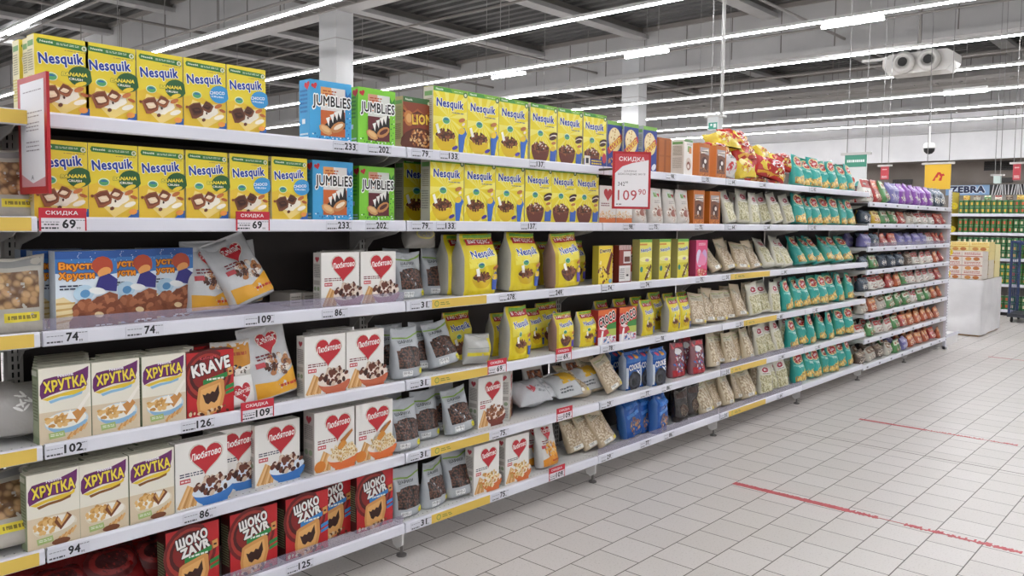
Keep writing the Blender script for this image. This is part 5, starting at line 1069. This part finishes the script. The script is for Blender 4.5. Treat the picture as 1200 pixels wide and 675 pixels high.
# dark blue trolley between pallet and tins
bl = pm('22345e', .4); t = empty('stock_trolley', (12.9, -.32, 0))
MB().cyl((0, .38, .08), (0, .38, 1.18), .016, bl).cyl((.6, .38, .08), (.6, .38, 1.18), .016, bl).cyl((0, .38, 1.18), (.6, .38, 1.18), .016, bl).build('side_frame', t)
MB().cyl((0, 0, 1.10), (0, .38, 1.18), .014, bl).cyl((0, -.4, 1.18), (0, .38, 1.18), .014, bl).build('handle', t)
g = MB()
for q in range(9): g.cyl((0, .38, .15+.11*q), (.6, .38, .15+.11*q), .006, bl, 5)
for q in range(7): g.cyl((.1*q, .38, .1), (.1*q, .38, 1.16), .005, bl, 5)
g.build('mesh_side', t); MB().box(-.02, -.4, .08, .62, .40, .13, pm('3a3c44')).build('deck', t)
for x, y in ((.05, -.35), (.55, -.35), (.05, .35), (.55, .35)): MB().cyl((x, y-.012, .04), (x, y+.012, .04), .04, M_BLACK, 12).build('wheel', t)
tag(t, 'dark blue stock trolley standing between the pallet and the tin rack', 'trolley')
# yellow shelf talkers hanging from the end frame
for i, z in enumerate((1.62, 1.36, 1.10, .86)):
    tag(MB().cyl((7*BW+.05, -.02+.015*i, z), (7*BW+.055, -.02+.015*i, z), .036, pm('e8d02c'), 16).box(7*BW+.036, -.02+.015*i-.003, z-.004, 7*BW+.052, -.02+.015*i+.003, z+.004, pm('d8d4d0')).build('shelf_talker'), 'round yellow shelf flag beside the end frame, %s from top' % ORD[i], 'shelf flag', 'yellow flags on the end frame')
# logo banner
def hang(name, px0, py0, px1, py1, X, lab, cat, art, col, wires=True, th=.02):
    a = at_x(px0, py1, X); b = at_x(px1, py0, X); W = a.y-b.y; H = b.z-a.z; t = empty(name, (X, (a.y+b.y)/2, a.z))
    MB().box(0, -W/2, 0, th, W/2, H, pm(col)).build('panel', t); MB().box(-.01, -W/2-.05, H, th+.01, W/2+.05, H+.03, pm('c9c6c2')).build('top_bar', t)
    if wires:
        for s in (-1, 1): MB().cyl((th/2, s*W*.42, H+.03), (th/2, s*W*.42, CEIL-a.z), .006, M_WIRE, 5).build('hanging_wire', t)
    if art: A_ = Art(W, H, 4e-4); art(A_); A_.build(lambda x, z, o: (-o, -x, z), t)
    return tag(t, lab, cat)
def logo(a):
    a.poly([(.30, .34), (.50, .68), (.60, .68), (.70, .56), (.66, .34), (.55, .34), (.58, .46), (.44, .46), (.40, .34)], 'c8342a'); a.poly([(.60, .60), (.74, .62), (.78, .54), (.66, .52)], 'c8342a'); a.poly([(.40, .44), (.62, .52), (.62, .47), (.46, .42)], 'e9b92c'); a.poly([(.5, .5), (.56, .6), (.6, .5)], 'e9b92c')
hang('logo_banner', 1083, 192, 1114.5, 222, 13.0, 'yellow hanging banner with a red bird logo beyond the shelves', 'banner', logo, 'e6b830')
def gsign(a): a.rect(0, .72, 1, 1, '4a9a80'); a.small(.1, .8, .9, .92, 'e8f2ee', 1); a.ell(.3, .4, .2, .2, 'c8503a'); a.ell(.7, .3, .2, .2, '5aa9a0'); a.ell(.45, .15, .15, .1, '4a8a4a')
hang('category_sign', 988.5, 181, 1016, 232, 9.6, 'green headed white hanging sign behind the teal bags', 'sign', gsign, 'e4e6e4')
def rsign(a): a.rect(.06, .04, .94, .96, 'c2404a'); a.small(.15, .1, .85, .3, 'f0e0e0', 2); a.small(.2, .7, .8, .85, 'e8c8c8', 1)
hang('aisle_sign', 1031.5, 195, 1041.5, 210.5, 14, 'small red hanging sign left of the yellow banner', 'sign', rsign, 'c2404a')
hang('aisle_sign', 1186.5, 192, 1196.5, 211, 14, 'small red hanging sign at the right edge of the photo', 'sign', rsign, 'b8505a')
def esign(a): a.rect(.1, .08, .9, .6, '3f9f88'); a.rect(.55, .2, .8, .5, 'e8f2ee'); a.ell(.35, .42, .1, .1, 'e8f2ee')
hang('exit_sign', 829, 137, 842, 153, 9.0, 'small green exit sign hanging above the orange boxes', 'sign', esign, 'd9dcda', th=.12)
hang('exit_sign', 1164, 206, 1172, 215, 16, 'small pale exit sign hanging over the tin rack', 'sign', None, 'd2e2dc', th=.12)
p = at_x(845, 160, 9.4); tag(MB().cyl((9.4, p.y, p.z), (9.4, p.y, CEIL), .022, pm('a5a3a0'), 8).cyl((9.4, p.y, p.z-.02), (9.4, p.y, p.z+.02), .035, pm('a5a3a0'), 8).build('hanging_pole'), 'long thin grey pole hanging from the ceiling by the exit sign', 'pole')
# dome camera
p = at_x(1089, 173, 20); t = empty('dome_camera', tuple(p)); MB().lathe([(.02, .5), (.02, .12), (.11, .10), (.13, .02), (.13, -.02)], (0, 0, 0), pm('e2e0de'), 16).build('housing', t, True); MB().lathe([(.125, -.02), (.11, -.09), (.06, -.14), (.01, -.155)], (0, 0, 0), M_BLACK, 16).build('dome', t, True); MB().cyl((0, 0, .5), (0, 0, CEIL-p.z), .015, M_WIRE, 6).build('drop_rod', t)
tag(t, 'white dome camera with black glass hanging before the far wall', 'camera')
# zebra shop front in the corridor
X = WALLX+2.08; a = at_x(1108, 229, X); b = at_x(1215, 215.5, X); W = a.y-b.y; H = b.z-a.z
t = empty('shop_fascia', (X, (a.y+b.y)/2, a.z)); MB().box(0, -W/2, 0, .1, W/2, H, pm('1c1b1e')).build('board', t)
A_ = Art(W, H, 4e-3); A_.rect(0, 0, .50, 1, '8fb4dc'); A_.text('ZEBRA', .05, .22, .45, .92, '14224e', .05, 'dfeaf8', 0, ow=.05)
for q in range(16): A_.poly([(.52+q*.03, 0), (.535+q*.03, 0), (.55+q*.028+.02*math.sin(q), 1), (.54+q*.028+.02*math.sin(q), 1)], 'd8d8d8')
A_.build(lambda x, z, o: (-o, -x, z), t); tag(t, 'distant shop front sign reading ZEBRA with striped pattern', 'sign')
def dark(px0, py0, px1, py1, X, lab, cat='opening'):
    a = at_x(px0, py1, X); b = at_x(px1, py0, X); t = empty('vent_grille', (X, a.y, a.z)); W = a.y-b.y; H = b.z-a.z
    MB().box(0, -W, 0, .05, 0, H, pm('1a1817')).build('dark_panel', t); g = MB()
    for q in range(8): g.box(-.015, -W, H*q/8, 0, 0, H*q/8+.02, pm('3a3634'))
    g.build('louvre', t); tag(t, lab, 'grille')
dark(1153, 186, 1190, 200, WALLX+2.15, 'black louvred opening high on the taupe wall at the right')
dark(1046, 210, 1069, 217, WALLX+2.15, 'small dark louvred opening in the taupe wall left of the banner')
dark(1168, 208, 1187, 214, WALLX+2.15, 'small black louvred opening below the large one at right')
# far shoppers area: low checkout desks seen in the gap
for i in range(2):
    pass
